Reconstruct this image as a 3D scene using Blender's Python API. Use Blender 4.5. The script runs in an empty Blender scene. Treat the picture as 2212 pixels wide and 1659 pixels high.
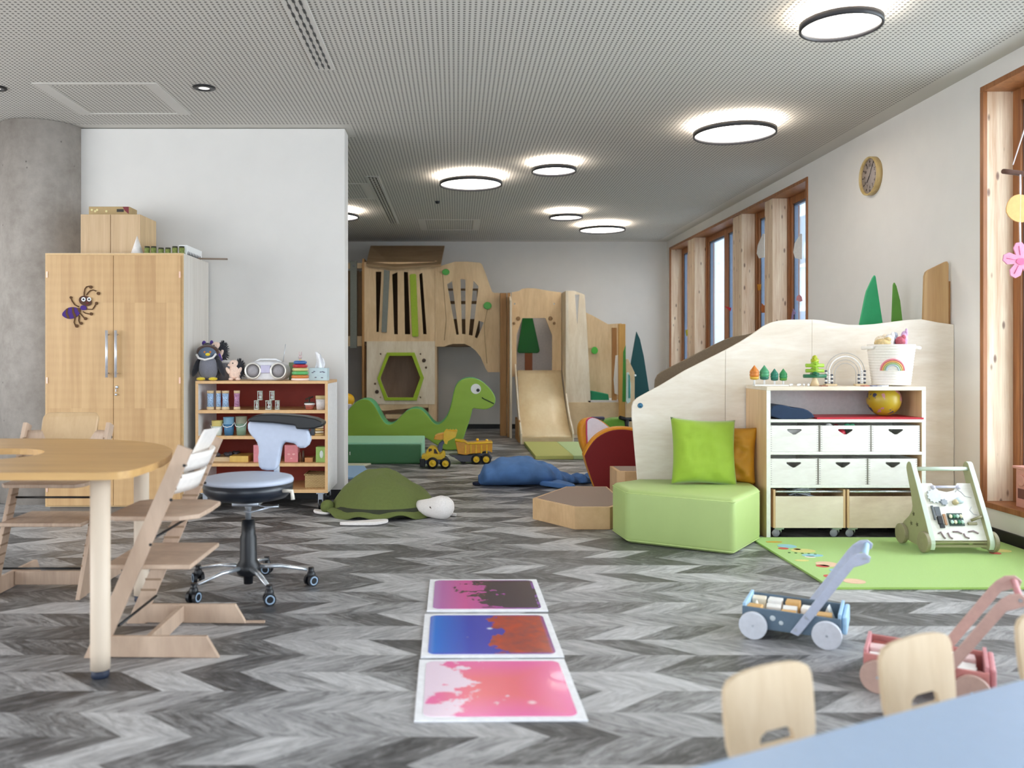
import bpy, bmesh, math, random
from mathutils import Vector, Matrix, noise as mnoise
PI = math.pi
random.seed(7)
SC = bpy.context.scene
COL = SC.collection

# ------------------------------------------------------------------ camera, world, lights, exposure
FPX, CX, CY, HCAM = 1860.0, 985.0, 772.0, 1.14      # focal length in pixels of the 2212 wide frame, vanishing point, eye height
cam_d = bpy.data.cameras.new('camera'); cam = bpy.data.objects.new('camera', cam_d); COL.objects.link(cam)
cam.location = (0, 0, HCAM); cam.rotation_euler = (PI/2, 0, 0)
cam_d.sensor_width = 36.0; cam_d.lens = 36.0*FPX/2212
cam_d.shift_x = (1106-CX)/2212; cam_d.shift_y = -(829.5-CY)/2212
cam_d.clip_start = 0.05; cam_d.clip_end = 200
cam_d.dof.use_dof = True; cam_d.dof.focus_distance = 6.6; cam_d.dof.aperture_fstop = 2.1
SC.camera = cam

w = bpy.data.worlds.new('sky'); SC.world = w; w.use_nodes = True
wn, wl = w.node_tree.nodes, w.node_tree.links
bg = wn['Background']
wg = wn.new('ShaderNodeTexCoord'); ws = wn.new('ShaderNodeSeparateXYZ'); wr = wn.new('ShaderNodeValToRGB')
wl.new(wg.outputs['Generated'], ws.inputs[0]); wl.new(ws.outputs['Z'], wr.inputs[0]); wl.new(wr.outputs[0], bg.inputs[0])
wr.color_ramp.elements[0].color = (0.62, 0.70, 0.78, 1); wr.color_ramp.elements[1].color = (0.80, 0.90, 1.0, 1)
wr.color_ramp.elements[1].position = 0.35
bg.inputs[1].default_value = 4.2

def area(name, loc, rot, sx, sy, power, color):
    l = bpy.data.lights.new(name, 'AREA'); l.shape = 'RECTANGLE'; l.size = sx; l.size_y = sy; l.energy = power; l.color = color
    o = bpy.data.objects.new(name, l); COL.objects.link(o); o.location = loc; o.rotation_euler = rot
    return o
# daylight through the long window beside the camera, plus added rear and left fills
area('window_daylight', (4.6, 1.5, 1.7), (0, PI/2, 0), 2.9, 7.8, 480, (0.87, 0.94, 1.0))
area('rear_fill', (-1.2, -4.2, 1.7), (PI/2, 0, 0), 7.5, 2.4, 14, (0.96, 0.98, 1.0))  # added unseen fill from behind the camera
area('left_fill', (-6.9, 1.5, 1.7), (0, -PI/2, 0), 2.4, 6.5, 150, (1.0, 0.94, 0.87))  # added unseen warm fill from the left, brightens the clock wall
area('far_window_daylight', (4.6, 10.9, 1.7), (0, PI/2, 0), 2.9, 4.4, 0.01, (0.93, 0.97, 1.0)).data.cycles.is_portal = True

vs = SC.view_settings
vs.view_transform = 'Standard'; vs.look = 'None'; vs.gamma = 1; vs.use_curve_mapping = False
SC.display_settings.display_device = 'sRGB'
vs.exposure = 0.15
SC.cycles.max_bounces = 8; SC.cycles.diffuse_bounces = 5

# ------------------------------------------------------------------ measuring helpers
def P(px, py, d): return Vector(((px-CX)/FPX*d, d, HCAM-(py-CY)/FPX*d))
def XD(px, d): return (px-CX)/FPX*d
def ZD(py, d): return HCAM-(py-CY)/FPX*d
def c3(r, g, b):
    f = lambda c: (c/255/12.92 if c/255 <= 0.04045 else ((c/255+0.055)/1.055)**2.4)
    return (f(r), f(g), f(b), 1)

# ------------------------------------------------------------------ materials
class G:
    def __init__(s, name):
        s.m = bpy.data.materials.new(name); s.m.use_nodes = True
        s.N, s.L = s.m.node_tree.nodes, s.m.node_tree.links
        s.b = s.N['Principled BSDF']
    def n(s, t, ins=None, **at):
        k = s.N.new(t)
        for a, v in at.items(): setattr(k, a, v)
        for i, v in (ins or {}).items():
            if hasattr(v, 'is_linked') or isinstance(v, bpy.types.NodeSocket): s.L.new(v, k.inputs[i])
            else: k.inputs[i].default_value = v
        return k
    def math(s, op, a, b=0.0, c=0.0): return s.n('ShaderNodeMath', {0: a, 1: b, 2: c}, operation=op).outputs[0]
    def coord(s, kind='Object', scale=(1, 1, 1), loc=(0, 0, 0), rot=(0, 0, 0)):
        t = s.n('ShaderNodeTexCoord')
        return s.n('ShaderNodeMapping', {0: t.outputs[kind], 1: loc, 2: rot, 3: scale}).outputs[0]
    def noise(s, v, scale=5.0, detail=4.0, rough=0.55, dist=0.0):
        return s.n('ShaderNodeTexNoise', {'Vector': v, 'Scale': scale, 'Detail': detail, 'Roughness': rough, 'Distortion': dist}).outputs['Fac']
    def ramp(s, f, stops, interp='LINEAR'):
        k = s.n('ShaderNodeValToRGB', {0: f}); e = k.color_ramp.elements; k.color_ramp.interpolation = interp
        while len(e) < len(stops): e.new(0.5)
        for i, (p, c) in enumerate(stops): e[i].position = p; e[i].color = c
        return k.outputs[0]
    def mix(s, f, a, b, blend='MIX'):
        k = s.n('ShaderNodeMix', data_type='RGBA', blend_type=blend)
        for i, v in ((0, f), (6, a), (7, b)):
            if isinstance(v, bpy.types.NodeSocket): s.L.new(v, k.inputs[i])
            else: k.inputs[i].default_value = v
        return k.outputs[2]
    def set(s, name, v):
        if isinstance(v, bpy.types.NodeSocket): s.L.new(v, s.b.inputs[name])
        else: s.b.inputs[name].default_value = v
    def bump(s, h, strength=0.2, dist=0.01):
        k = s.n('ShaderNodeBump', {'Strength': strength, 'Distance': dist, 'Height': h}); s.L.new(k.outputs[0], s.b.inputs['Normal'])

def sh(c, k): return (min(c[0]*k, 1), min(c[1]*k, 1), min(c[2]*k, 1), 1)
_mc = {}
def mat(name, rgb, rough=0.55, metal=0.0, var=0.06, scale=40.0, bump=0.0, coat=0.0, sheen=0.0, stretch=(1, 1, 1)):
    """plain coloured material with a little procedural unevenness"""
    if name in _mc: return _mc[name]
    g = G(name); c = c3(*rgb)
    f = g.noise(g.coord(scale=stretch), scale)
    g.set('Base Color', g.ramp(f, [(0.3, sh(c, 1-var)), (0.7, sh(c, 1+var))]))
    g.set('Roughness', rough); g.set('Metallic', metal)
    if coat: g.set('Coat Weight', coat); g.set('Coat Roughness', 0.15)
    if sheen: g.set('Sheen Weight', sheen)
    if bump: g.bump(f, bump, 0.004)
    _mc[name] = g.m
    return g.m
def wood(name, light, dark, stretch=(1, 1, 0.06), scale=18, rough=0.45, knots=0.0, contrast=1.0):
    """planed timber or plywood: grain drawn out along the axis with the small stretch"""
    if name in _mc: return _mc[name]
    g = G(name); a, b = c3(*light), c3(*dark)
    f = g.noise(g.coord(scale=stretch), scale, 5, 0.6, 0.6)
    f2 = g.noise(g.coord(scale=(stretch[0]*6, stretch[1]*6, stretch[2]*6)), scale, 3)
    fm = g.math('ADD', g.math('MULTIPLY', f, 0.75), g.math('MULTIPLY', f2, 0.25))
    col = g.ramp(fm, [(0.5-0.18*contrast, b), (0.5+0.14*contrast, a)])
    if knots:
        v = g.n('ShaderNodeTexVoronoi', {'Vector': g.coord(scale=tuple(max(x, 0.6) for x in stretch)), 'Scale': 9.5, 'Randomness': 1.0}).outputs['Distance']
        k = g.ramp(v, [(0.0, (1, 1, 1, 1)), (0.11, (0.8, 0.8, 0.8, 1)), (0.19, (0, 0, 0, 1))])
        col = g.mix(g.math('MULTIPLY', k, knots), col, c3(95, 55, 42))
    g.set('Base Color', col); g.set('Roughness', rough)
    _mc[name] = g.m
    return g.m
def emit(name, rgb, strength):
    if name in _mc: return _mc[name]
    g = G(name); c = c3(*rgb)
    f = g.noise(g.coord(), 3.0)
    g.set('Base Color', c); g.set('Emission Color', g.ramp(f, [(0.2, sh(c, 0.98)), (0.8, c)])); g.set('Emission Strength', strength)
    _mc[name] = g.m
    return g.m

# ------------------------------------------------------------------ mesh builder
def rotm(rx=0, ry=0, rz=0, t=(0, 0, 0)):
    return Matrix.Translation(Vector(t)) @ Matrix.Rotation(rz, 4, 'Z') @ Matrix.Rotation(ry, 4, 'Y') @ Matrix.Rotation(rx, 4, 'X')
class MB:
    def __init__(s): s.v = []; s.f = []; s.mi = []; s.sm = []
    def add(s, vs, fs, mi=0, smooth=False, M=None):
        k = len(s.v)
        s.v += [tuple(M @ Vector(v)) for v in vs] if M else [tuple(v) for v in vs]
        for f in fs: s.f.append([i+k for i in f]); s.mi.append(mi); s.sm.append(smooth)
        return s
    def box(s, x0, x1, y0, y1, z0, z1, mi=0, M=None, bev=0, seg=2):
        if bev:
            bm = bmesh.new(); bmesh.ops.create_cube(bm, size=1)
            for v in bm.verts: v.co = Vector(((x0+x1)/2+v.co.x*(x1-x0), (y0+y1)/2+v.co.y*(y1-y0), (z0+z1)/2+v.co.z*(z1-z0)))
            bmesh.ops.bevel(bm, geom=bm.edges[:], offset=bev, segments=seg, profile=0.5, affect='EDGES')
            bm.verts.index_update(); s.add([v.co for v in bm.verts], [[v.index for v in f.verts] for f in bm.faces], mi, True, M); bm.free()
            return s
        v = [(x, y, z) for z in (z0, z1) for y in (y0, y1) for x in (x0, x1)]
        return s.add(v, [(0, 2, 3, 1), (4, 5, 7, 6), (0, 1, 5, 4), (2, 6, 7, 3), (0, 4, 6, 2), (1, 3, 7, 5)], mi, False, M)
    def tube(s, pts, r, n=10, mi=0, M=None, closed=False, caps=True, smooth=True, flat=1.0):
        pts = [Vector(p) for p in pts]; m = len(pts)
        rs = r if isinstance(r, (list, tuple)) else [r]*m
        vs = []; prev = None
        for i, p in enumerate(pts):
            a = pts[(i-1) % m] if (closed or i > 0) else p; b = pts[(i+1) % m] if (closed or i < m-1) else p
            t = (b-a).normalized()
            if prev is None:
                u = t.cross(Vector((0, 0, 1)));
                if u.length < 0.1: u = t.cross(Vector((1, 0, 0)))
            else: u = prev - t*prev.dot(t)
            u.normalize(); prev = u; q = t.cross(u)
            for j in range(n):
                an = 2*PI*j/n; vs.append(p+(u*math.cos(an)+q*math.sin(an)*flat)*rs[i])
        fs = []
        for i in range(m if closed else m-1):
            for j in range(n): fs.append((i*n+j, i*n+(j+1) % n, ((i+1) % m)*n+(j+1) % n, ((i+1) % m)*n+j))
        s.add(vs, fs, mi, smooth, M)
        if caps and not closed: s.add(vs[:n], [list(range(n))[::-1]], mi, False, M); s.add(vs[-n:], [list(range(n))], mi, False, M)
        return s
    def lathe(s, prof, n=28, c=(0, 0, 0), mi=0, M=None, smooth=True):
        vs = []; c = Vector(c)
        for r, z in prof:
            for j in range(n): vs.append(c+Vector((r*math.cos(2*PI*j/n), r*math.sin(2*PI*j/n), z)))
        fs = [(i*n+j, i*n+(j+1) % n, (i+1)*n+(j+1) % n, (i+1)*n+j) for i in range(len(prof)-1) for j in range(n)]
        closed = prof[0] == prof[-1]
        if prof[0][0] > 1e-5 and not closed: fs.append(list(range(n))[::-1])
        if prof[-1][0] > 1e-5 and not closed: fs.append(list(range((len(prof)-1)*n, len(prof)*n)))
        return s.add(vs, fs, mi, smooth, M)
    def ell(s, c, r, n=20, m=12, mi=0, M=None, pw=1.0):
        if not isinstance(r, (list, tuple)): r = (r, r, r)
        vs = []; sg = lambda x: math.copysign(abs(x)**pw, x)
        for i in range(m+1):
            a = -PI/2+PI*i/m
            for j in range(n):
                b = 2*PI*j/n
                vs.append((c[0]+r[0]*sg(math.cos(a))*sg(math.cos(b)), c[1]+r[1]*sg(math.cos(a))*sg(math.sin(b)), c[2]+r[2]*sg(math.sin(a))))
        return s.add(vs, [(i*n+j, i*n+(j+1) % n, (i+1)*n+(j+1) % n, (i+1)*n+j) for i in range(m) for j in range(n)], mi, True, M)
    def slice_x(s, xs):
        bm = bmesh.new(); vv = [bm.verts.new(v) for v in s.v]
        for f in s.f:
            try: bm.faces.new([vv[i] for i in f])
            except ValueError: pass
        bmesh.ops.remove_doubles(bm, verts=bm.verts, dist=1e-6)
        for x in xs: bmesh.ops.bisect_plane(bm, geom=bm.verts[:]+bm.edges[:]+bm.faces[:], plane_co=(x, 0, 0), plane_no=(1, 0, 0))
        bm.verts.index_update(); s.v = [tuple(v.co) for v in bm.verts]; s.f = [[v.index for v in f.verts] for f in bm.faces]
        s.mi = [0]*len(s.f); s.sm = [False]*len(s.f); bm.free(); return s
    def prism(s, poly, axis, a, b, mi=0, M=None, mi_side=None, smooth=False):
        """axis 'y': poly in x,z; 'z': poly in x,y; 'x': poly in y,z"""
        def mk(p, t): return (p[0], t, p[1]) if axis == 'y' else ((p[0], p[1], t) if axis == 'z' else (t, p[0], p[1]))
        n = len(poly); vs = [mk(p, a) for p in poly]+[mk(p, b) for p in poly]
        s.add(vs, [list(range(n)), list(range(n, 2*n))[::-1]], mi, False, M)
        return s.add(vs, [(i, i+n, (i+1) % n+n, (i+1) % n) for i in range(n)], mi if mi_side is None else mi_side, smooth, M)
    def plate(s, loops, axis, a, b, mi=0, M=None):
        """extruded outline with holes (first loop outer, others cut-outs)"""
        cu = bpy.data.curves.new('tmp', 'CURVE'); cu.dimensions = '2D'; cu.fill_mode = 'BOTH'; cu.extrude = abs(b-a)/2
        for lp in loops:
            sp = cu.splines.new('POLY'); sp.points.add(len(lp)-1); sp.use_cyclic_u = True
            for q, p in zip(sp.points, lp): q.co = (p[0], p[1], 0, 1)
        o = bpy.data.objects.new('tmp', cu); me = bpy.data.meshes.new_from_object(o); mid = (a+b)/2
        def mk(p): return (p[0], mid+p[2], p[1]) if axis == 'y' else ((p[0], p[1], mid+p[2]) if axis == 'z' else (mid+p[2], p[0], p[1]))
        s.add([mk(v.co) for v in me.vertices], [list(p.vertices) for p in me.polygons], mi, False, M)
        bpy.data.objects.remove(o); bpy.data.curves.remove(cu); bpy.data.meshes.remove(me)
        return s
    def grid(s, fn, nu, nv, mi=0, M=None, smooth=True, wrap=False):
        vs = [fn(i/(nu-1), j/(nv-1)) for i in range(nu) for j in range(nv)]
        return s.add(vs, [(i*nv+j, i*nv+j+1, (i+1)*nv+j+1, (i+1)*nv+j) for i in range(nu-1) for j in range(nv-1)], mi, smooth, M)
    def mesh(s, name, mats):
        me = bpy.data.meshes.new(name); me.from_pydata(s.v, [], s.f); me.update()
        for i, p in enumerate(me.polygons): p.material_index = s.mi[i]; p.use_smooth = s.sm[i]
        for m in (mats if isinstance(mats, (list, tuple)) else [mats]): me.materials.append(m)
        bm = bmesh.new(); bm.from_mesh(me); bmesh.ops.remove_doubles(bm, verts=bm.verts, dist=1e-5)
        bmesh.ops.recalc_face_normals(bm, faces=bm.faces); bm.to_mesh(me); bm.free()
        return me

def tag(o, label=None, cat=None, group=None, kind=None):
    for k, v in (('label', label), ('category', cat), ('group', group), ('kind', kind)):
        if v: o[k] = v
    return o
def obj(name, mb, mats, parent=None, bev=0.0, world=False, seg=2, label=None):
    """one mesh object; with world=True the builder's coordinates are world ones and are moved into the parent's frame"""
    if world and parent is not None:
        Mw = Matrix.Identity(4); q = parent
        while q: Mw = Matrix.Translation(q.location) @ q.rotation_euler.to_matrix().to_4x4() @ Mw; q = q.parent
        Mi = Mw.inverted()
        mb.v = [tuple(Mi @ Vector(v)) for v in mb.v]
    o = bpy.data.objects.new(name, mb.mesh(name, mats)); COL.objects.link(o); o.parent = parent
    if bev:
        b = o.modifiers.new('edge', 'BEVEL'); b.width = bev; b.segments = seg; b.limit_method = 'ANGLE'; b.angle_limit = math.radians(40)
        b.harden_normals = False
    if label: o['label'] = label
    return o
def thing(name, label, cat, loc=(0, 0, 0), rz=0.0, group=None):
    o = bpy.data.objects.new(name, None); COL.objects.link(o); o.empty_display_size = 0.1
    o.location = loc; o.rotation_euler = (0, 0, rz)
    return tag(o, label, cat, group)
def single(name, label, cat, mb, mats, loc=(0, 0, 0), rz=0.0, group=None, bev=0.0, seg=2):
    o = obj(name, mb, mats, None, bev, seg=seg); o.location = loc; o.rotation_euler = (0, 0, rz)
    return tag(o, label, cat, group)
def struct(name, mb, mats, parent=None, bev=0.0):
    o = obj(name, mb, mats, parent, bev)
    if parent is None: o['kind'] = 'structure'
    return o
KIDS = {}
def dup(root, loc, rz=0.0, label=None, group=None, scale=None):
    def rec(o, par):
        c = o.copy(); COL.objects.link(c); c.parent = par
        for ch in [x for x in COL.objects if x.parent == o]: rec(ch, c)
        return c
    r = rec(root, None); r.location = loc; r.rotation_euler = (0, 0, rz)
    if scale: r.scale = scale
    if label: r['label'] = label
    if group: r['group'] = group
    return r
def rrect(x0, x1, y0, y1, r, n=5):
    out = []
    for cx, cy, a0 in ((x1-r, y1-r, 0), (x0+r, y1-r, PI/2), (x0+r, y0+r, PI), (x1-r, y0+r, 1.5*PI)):
        for i in range(n+1): a = a0+PI/2*i/n; out.append((cx+r*math.cos(a), cy+r*math.sin(a)))
    return out
def circ(cx, cy, r, n=24, ry=None): return [(cx+r*math.cos(2*PI*i/n), cy+(ry or r)*math.sin(2*PI*i/n)) for i in range(n)]
def smooth_loop(pts, it=2):
    for _ in range(it):
        q = []
        for i, p in enumerate(pts):
            b = pts[(i+1) % len(pts)]; q += [(p[0]*.75+b[0]*.25, p[1]*.75+b[1]*.25), (p[0]*.25+b[0]*.75, p[1]*.25+b[1]*.75)]
        pts = q
    return pts
def px(pts, d, s=1.0, ox=0, oy=0):
    """outline read off the photograph, put at its real distance d: list of (x, z)"""
    return [(XD(ox+a/s, d), ZD(oy+b/s, d)) for a, b in pts]

# ------------------------------------------------------------------ shared materials
WALL = mat('white_wall_paint', (222, 219, 215), 0.85, var=0.015, scale=6, bump=0.05)
BLACK = mat('black_plastic', (16, 17, 20), 0.4)
BASEB = mat('black_skirting', (22, 22, 24), 0.5)
BIRCH = wood('birch_plywood', (236, 224, 204), (210, 192, 164), (1, 1, 0.25), 9, 0.5, contrast=1.3)
BIRCHH = wood('birch_plywood_horizontal_grain', (242, 234, 222), (218, 204, 184), (0.22, 1, 1), 9, 0.5, contrast=1.3)
BEECH = wood('beech_veneer', (226, 196, 150), (202, 168, 122), (1, 1, 0.05), 22, 0.42)
MAPLE = wood('maple_board', (224, 200, 160), (202, 174, 134), (0.3, 1, 0.3), 10, 0.5)
PLAYWOOD = wood('play_tower_plywood', (234, 206, 166), (208, 176, 134), (1, 1, 0.2), 6, 0.55)
PLAYEDGE = wood('play_tower_edge', (186, 140, 86), (160, 112, 64), (1, 1, 0.1), 10, 0.55)
HIGHCH = wood('whitewashed_beech', (202, 176, 154), (172, 146, 126), (0.4, 1, 0.1), 16, 0.5)
WHITEW = wood('white_stained_wood', (240, 238, 232), (220, 216, 208), (0.2, 1, 1), 14, 0.5)
LARCH = wood('larch_window_frame', (168, 110, 64), (122, 72, 38), (1, 1, 0.05), 22, 0.45)
LARCHL = wood('knotty_larch_board', (236, 218, 192), (192, 152, 118), (1.6, 1.6, 0.09), 11, 0.5, knots=0.9, contrast=1.1)
CHROME = mat('polished_chrome', (222, 228, 236), 0.25, 0.75, var=0.02)
STEEL = mat('brushed_steel', (190, 196, 206), 0.3, 0.9, var=0.03)
WHITEP = mat('white_plastic', (240, 240, 240), 0.4, var=0.01)
# ================================================================== the room
XR, YB, ZC = 3.37, 13.76, 2.99          # right wall, back wall, ceiling
XL, YN, YP = -6.2, -3.8, 6.94           # left wall, wall behind the camera, partition face

# ---- floor: chevron laid wood-look planks, tone varies from plank to plank
fl = bmesh.new(); uvl = fl.loops.layers.uv.new('UVMap'); cl = fl.loops.layers.float_color.new('tone')
rowh, pw = 0.178, 0.215                  # rows run across the room, planks slant 45 degrees and turn at every row
rng = random.Random(3)
y = YN-0.2; k = 0
while y < YB+0.2:
    y1 = min(y+rowh, YB+0.2); sk = 0.21 if k % 2 == 0 else -0.21
    x = XL-0.5
    while x < XR+0.5:
        tone = rng.random(); seed = rng.random()
        xs = [x-sk/2, x+pw-sk/2, x+pw+sk/2, x+sk/2]
        if min(xs) < XR+0.25 and max(xs) > XL-0.2:
            vs = [fl.verts.new(c) for c in ((xs[0], y, 0), (xs[1], y, 0), (xs[2], y1, 0), (xs[3], y1, 0))]
            f = fl.faces.new(vs)
            for lp, uv in zip(f.loops, ((0, 0), (0, 1), (1, 1), (1, 0))): lp[uvl].uv = uv; lp[cl] = (tone, seed, 0, 1)
        x += pw
    y += rowh; k += 1
me = bpy.data.meshes.new('floor'); fl.to_mesh(me); fl.free()
g = G('chevron_floor_planks')
at = g.n('ShaderNodeAttribute', attribute_name='tone'); sx = g.n('ShaderNodeSeparateColor', {0: at.outputs['Color']})
uv = g.n('ShaderNodeTexCoord').outputs['UV']
su = g.n('ShaderNodeSeparateXYZ', {0: uv})
cb = g.n('ShaderNodeCombineXYZ', {0: g.math('MULTIPLY_ADD', su.outputs[0], 0.9, g.math('MULTIPLY', sx.outputs[1], 37.0)), 1: g.math('MULTIPLY', su.outputs[1], 1.7), 2: g.math('MULTIPLY', sx.outputs[1], 91.0)}).outputs[0]
grain = g.noise(cb, 2.2, 7, 0.72, 1.2)
fine = g.noise(g.n('ShaderNodeMapping', {0: cb, 3: (3.0, 12.0, 1)}).outputs[0], 3.0, 4, 0.7)
tt = g.math('ADD', g.math('MULTIPLY', sx.outputs[0], 0.68), g.math('ADD', g.math('MULTIPLY', g.math('SUBTRACT', grain, 0.5), 1.55), g.math('MULTIPLY', g.math('SUBTRACT', fine, 0.5), 0.28)))
colf = g.ramp(g.math('ADD', tt, 0.06), [(0.0, c3(62, 61, 62)), (0.22, c3(98, 97, 98)), (0.42, c3(140, 139, 140)), (0.68, c3(176, 175, 176)), (1.0, c3(208, 207, 208))])
edge = g.math('MINIMUM', su.outputs[1], g.math('SUBTRACT', 1.0, su.outputs[1]))
colf = g.mix(g.ramp(edge, [(0.0, (0.35, 0.35, 0.35, 1)), (0.02, (0, 0, 0, 1))]), colf, c3(70, 68, 68))
g.set('Base Color', colf); g.set('Roughness', 0.44); g.set('Specular IOR Level', 0.5); g.bump(fine, 0.05, 0.002)
me.materials.append(g.m)
floor = bpy.data.objects.new('floor', me); COL.objects.link(floor); floor['kind'] = 'structure'

# ---- ceiling: perforated acoustic board
g = G('perforated_ceiling_board')
s3 = g.n('ShaderNodeSeparateXYZ', {0: g.n('ShaderNodeTexCoord').outputs['Object']})
pitch = 0.03
fx = g.math('SUBTRACT', g.math('FRACT', g.math('DIVIDE', g.math('ADD', s3.outputs[0], 30), pitch)), 0.5)
fy = g.math('SUBTRACT', g.math('FRACT', g.math('DIVIDE', g.math('ADD', s3.outputs[1], 30), pitch)), 0.5)
rr = g.math('SQRT', g.math('ADD', g.math('MULTIPLY', fx, fx), g.math('MULTIPLY', fy, fy)))
hole = g.ramp(rr, [(0.225, (1, 1, 1, 1)), (0.265, (0, 0, 0, 1))])
inx = g.math('MULTIPLY', g.math('LESS_THAN', s3.outputs[0], XR-0.16), g.math('LESS_THAN', s3.outputs[1], YB-0.2))
pa = g.math('SUBTRACT', 1.0, g.math('MULTIPLY', g.math('GREATER_THAN', s3.outputs[1], YP-0.1), g.math('MULTIPLY', g.math('LESS_THAN', s3.outputs[1], YP+0.3), g.math('LESS_THAN', s3.outputs[0], -0.85))))
hm = g.math('MULTIPLY', g.math('MULTIPLY', hole, inx), pa)
g.set('Base Color', g.mix(hm, c3(208, 204, 197), c3(88, 84, 79))); g.set('Roughness', 0.9)
CEILM = g.m
struct('ceiling', MB().box(XL-0.2, XR+0.4, YN-0.2, YB+0.2, ZC, ZC+0.12), CEILM)
PLASTER = mat('ceiling_plasterboard', (210, 206, 200), 0.9, var=0.01)
def frame_strips(x0, x1, y0, y1, wx, wy):
    m = MB(); z0, z1 = ZC-0.004, ZC+0.01
    m.box(x0, x1, y0, y0+wy, z0, z1).box(x0, x1, y1-wy, y1, z0, z1).box(x0, x0+wx, y0+wy, y1-wy, z0, z1).box(x1-wx, x1, y0+wy, y1-wy, z0, z1)
    return m
struct('trim_1', frame_strips(-2.86, -2.02, 5.8, 6.55, 0.09, 0.03), PLASTER)
struct('trim_2', frame_strips(-1.62, -0.93, 9.15, 10.05, 0.08, 0.03), PLASTER)
struct('trim_3', frame_strips(-0.5, 0.32, 11.55, 12.5, 0.08, 0.03), PLASTER)

# ---- walls
struct('wall_back', MB().box(XL-0.2, XR+0.4, YB, YB+0.2, 0, ZC), WALL)
struct('wall_left', MB().box(XL-0.25, XL, YN-0.2, -1.9, 0, ZC).box(XL-0.25, XL, 4.9, YB+0.2, 0, ZC).box(XL-0.25, XL, -1.9, 4.9, 0, 0.3).box(XL-0.25, XL, -1.9, 4.9, 2.85, ZC), WALL)
struct('wall_near', MB().box(XL, XR+0.4, YN-0.2, YN, 0, 0.35).box(XL, XR+0.4, YN-0.2, YN, 2.85, ZC).box(XL, -5.1, YN-0.2, YN, 0.35, 2.85).box(2.7, XR+0.4, YN-0.2, YN, 0.35, 2.85), WALL)
XE = XD(745, YP)                        # free end of the partition
struct('wall_partition', MB().box(XL, XE, YP, YP+0.21, 0, ZC-0.005), WALL, bev=0.006)
W1 = (8.24, 13.57); W2 = (-2.6, 5.52); ZW = (0.19, 2.87); TW = 0.36
m = MB().box(XR, XR+TW, W1[1], YB+0.2, 0, ZC).box(XR, XR+TW, W2[1], W1[0], 0, ZC).box(XR, XR+TW, YN-0.2, W2[0], 0, ZC)
for a, b in (W1, W2): m.box(XR, XR+TW, a, b, 0, ZW[0]).box(XR, XR+TW, a, b, ZW[1], ZC)
struct('wall_right', m, WALL)
struct('baseboard_right', MB().box(XR-0.014, XR+0.001, YN, YB, 0, 0.075), BASEB, bev=0.002)
struct('baseboard_back', MB().box(XL, XR-0.014, YB-0.014, YB+0.001, 0, 0.075), BASEB, bev=0.002)
struct('baseboard_partition', MB().box(XL, XE-0.0, YP-0.012, YP+0.001, 0, 0.075), BASEB, bev=0.002)

# ---- concrete column
g = G('cast_concrete')
n1 = g.noise(g.coord(scale=(1, 1, 0.5)), 2.2, 6, 0.6); n2 = g.noise(g.coord(), 14, 5, 0.65)
base = g.ramp(g.math('ADD', g.math('MULTIPLY', n1, 0.65), g.math('MULTIPLY', n2, 0.35)), [(0.32, c3(144, 135, 127)), (0.66, c3(190, 182, 174))])
pore = g.n('ShaderNodeTexVoronoi', {'Vector': g.coord(scale=(1, 1, 0.8)), 'Scale': 11.0}).outputs['Distance']
base = g.mix(g.ramp(pore, [(0.03, (0.8, 0.8, 0.8, 1)), (0.09, (0, 0, 0, 1))]), base, c3(92, 88, 84))
g.set('Base Color', base); g.set('Roughness', 0.8); g.bump(n2, 0.15, 0.006)
struct('column', MB().lathe([(0.315, 0), (0.315, ZC-0.003)], 64, (-3.335, 6.96, 0)), g.m)

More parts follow.
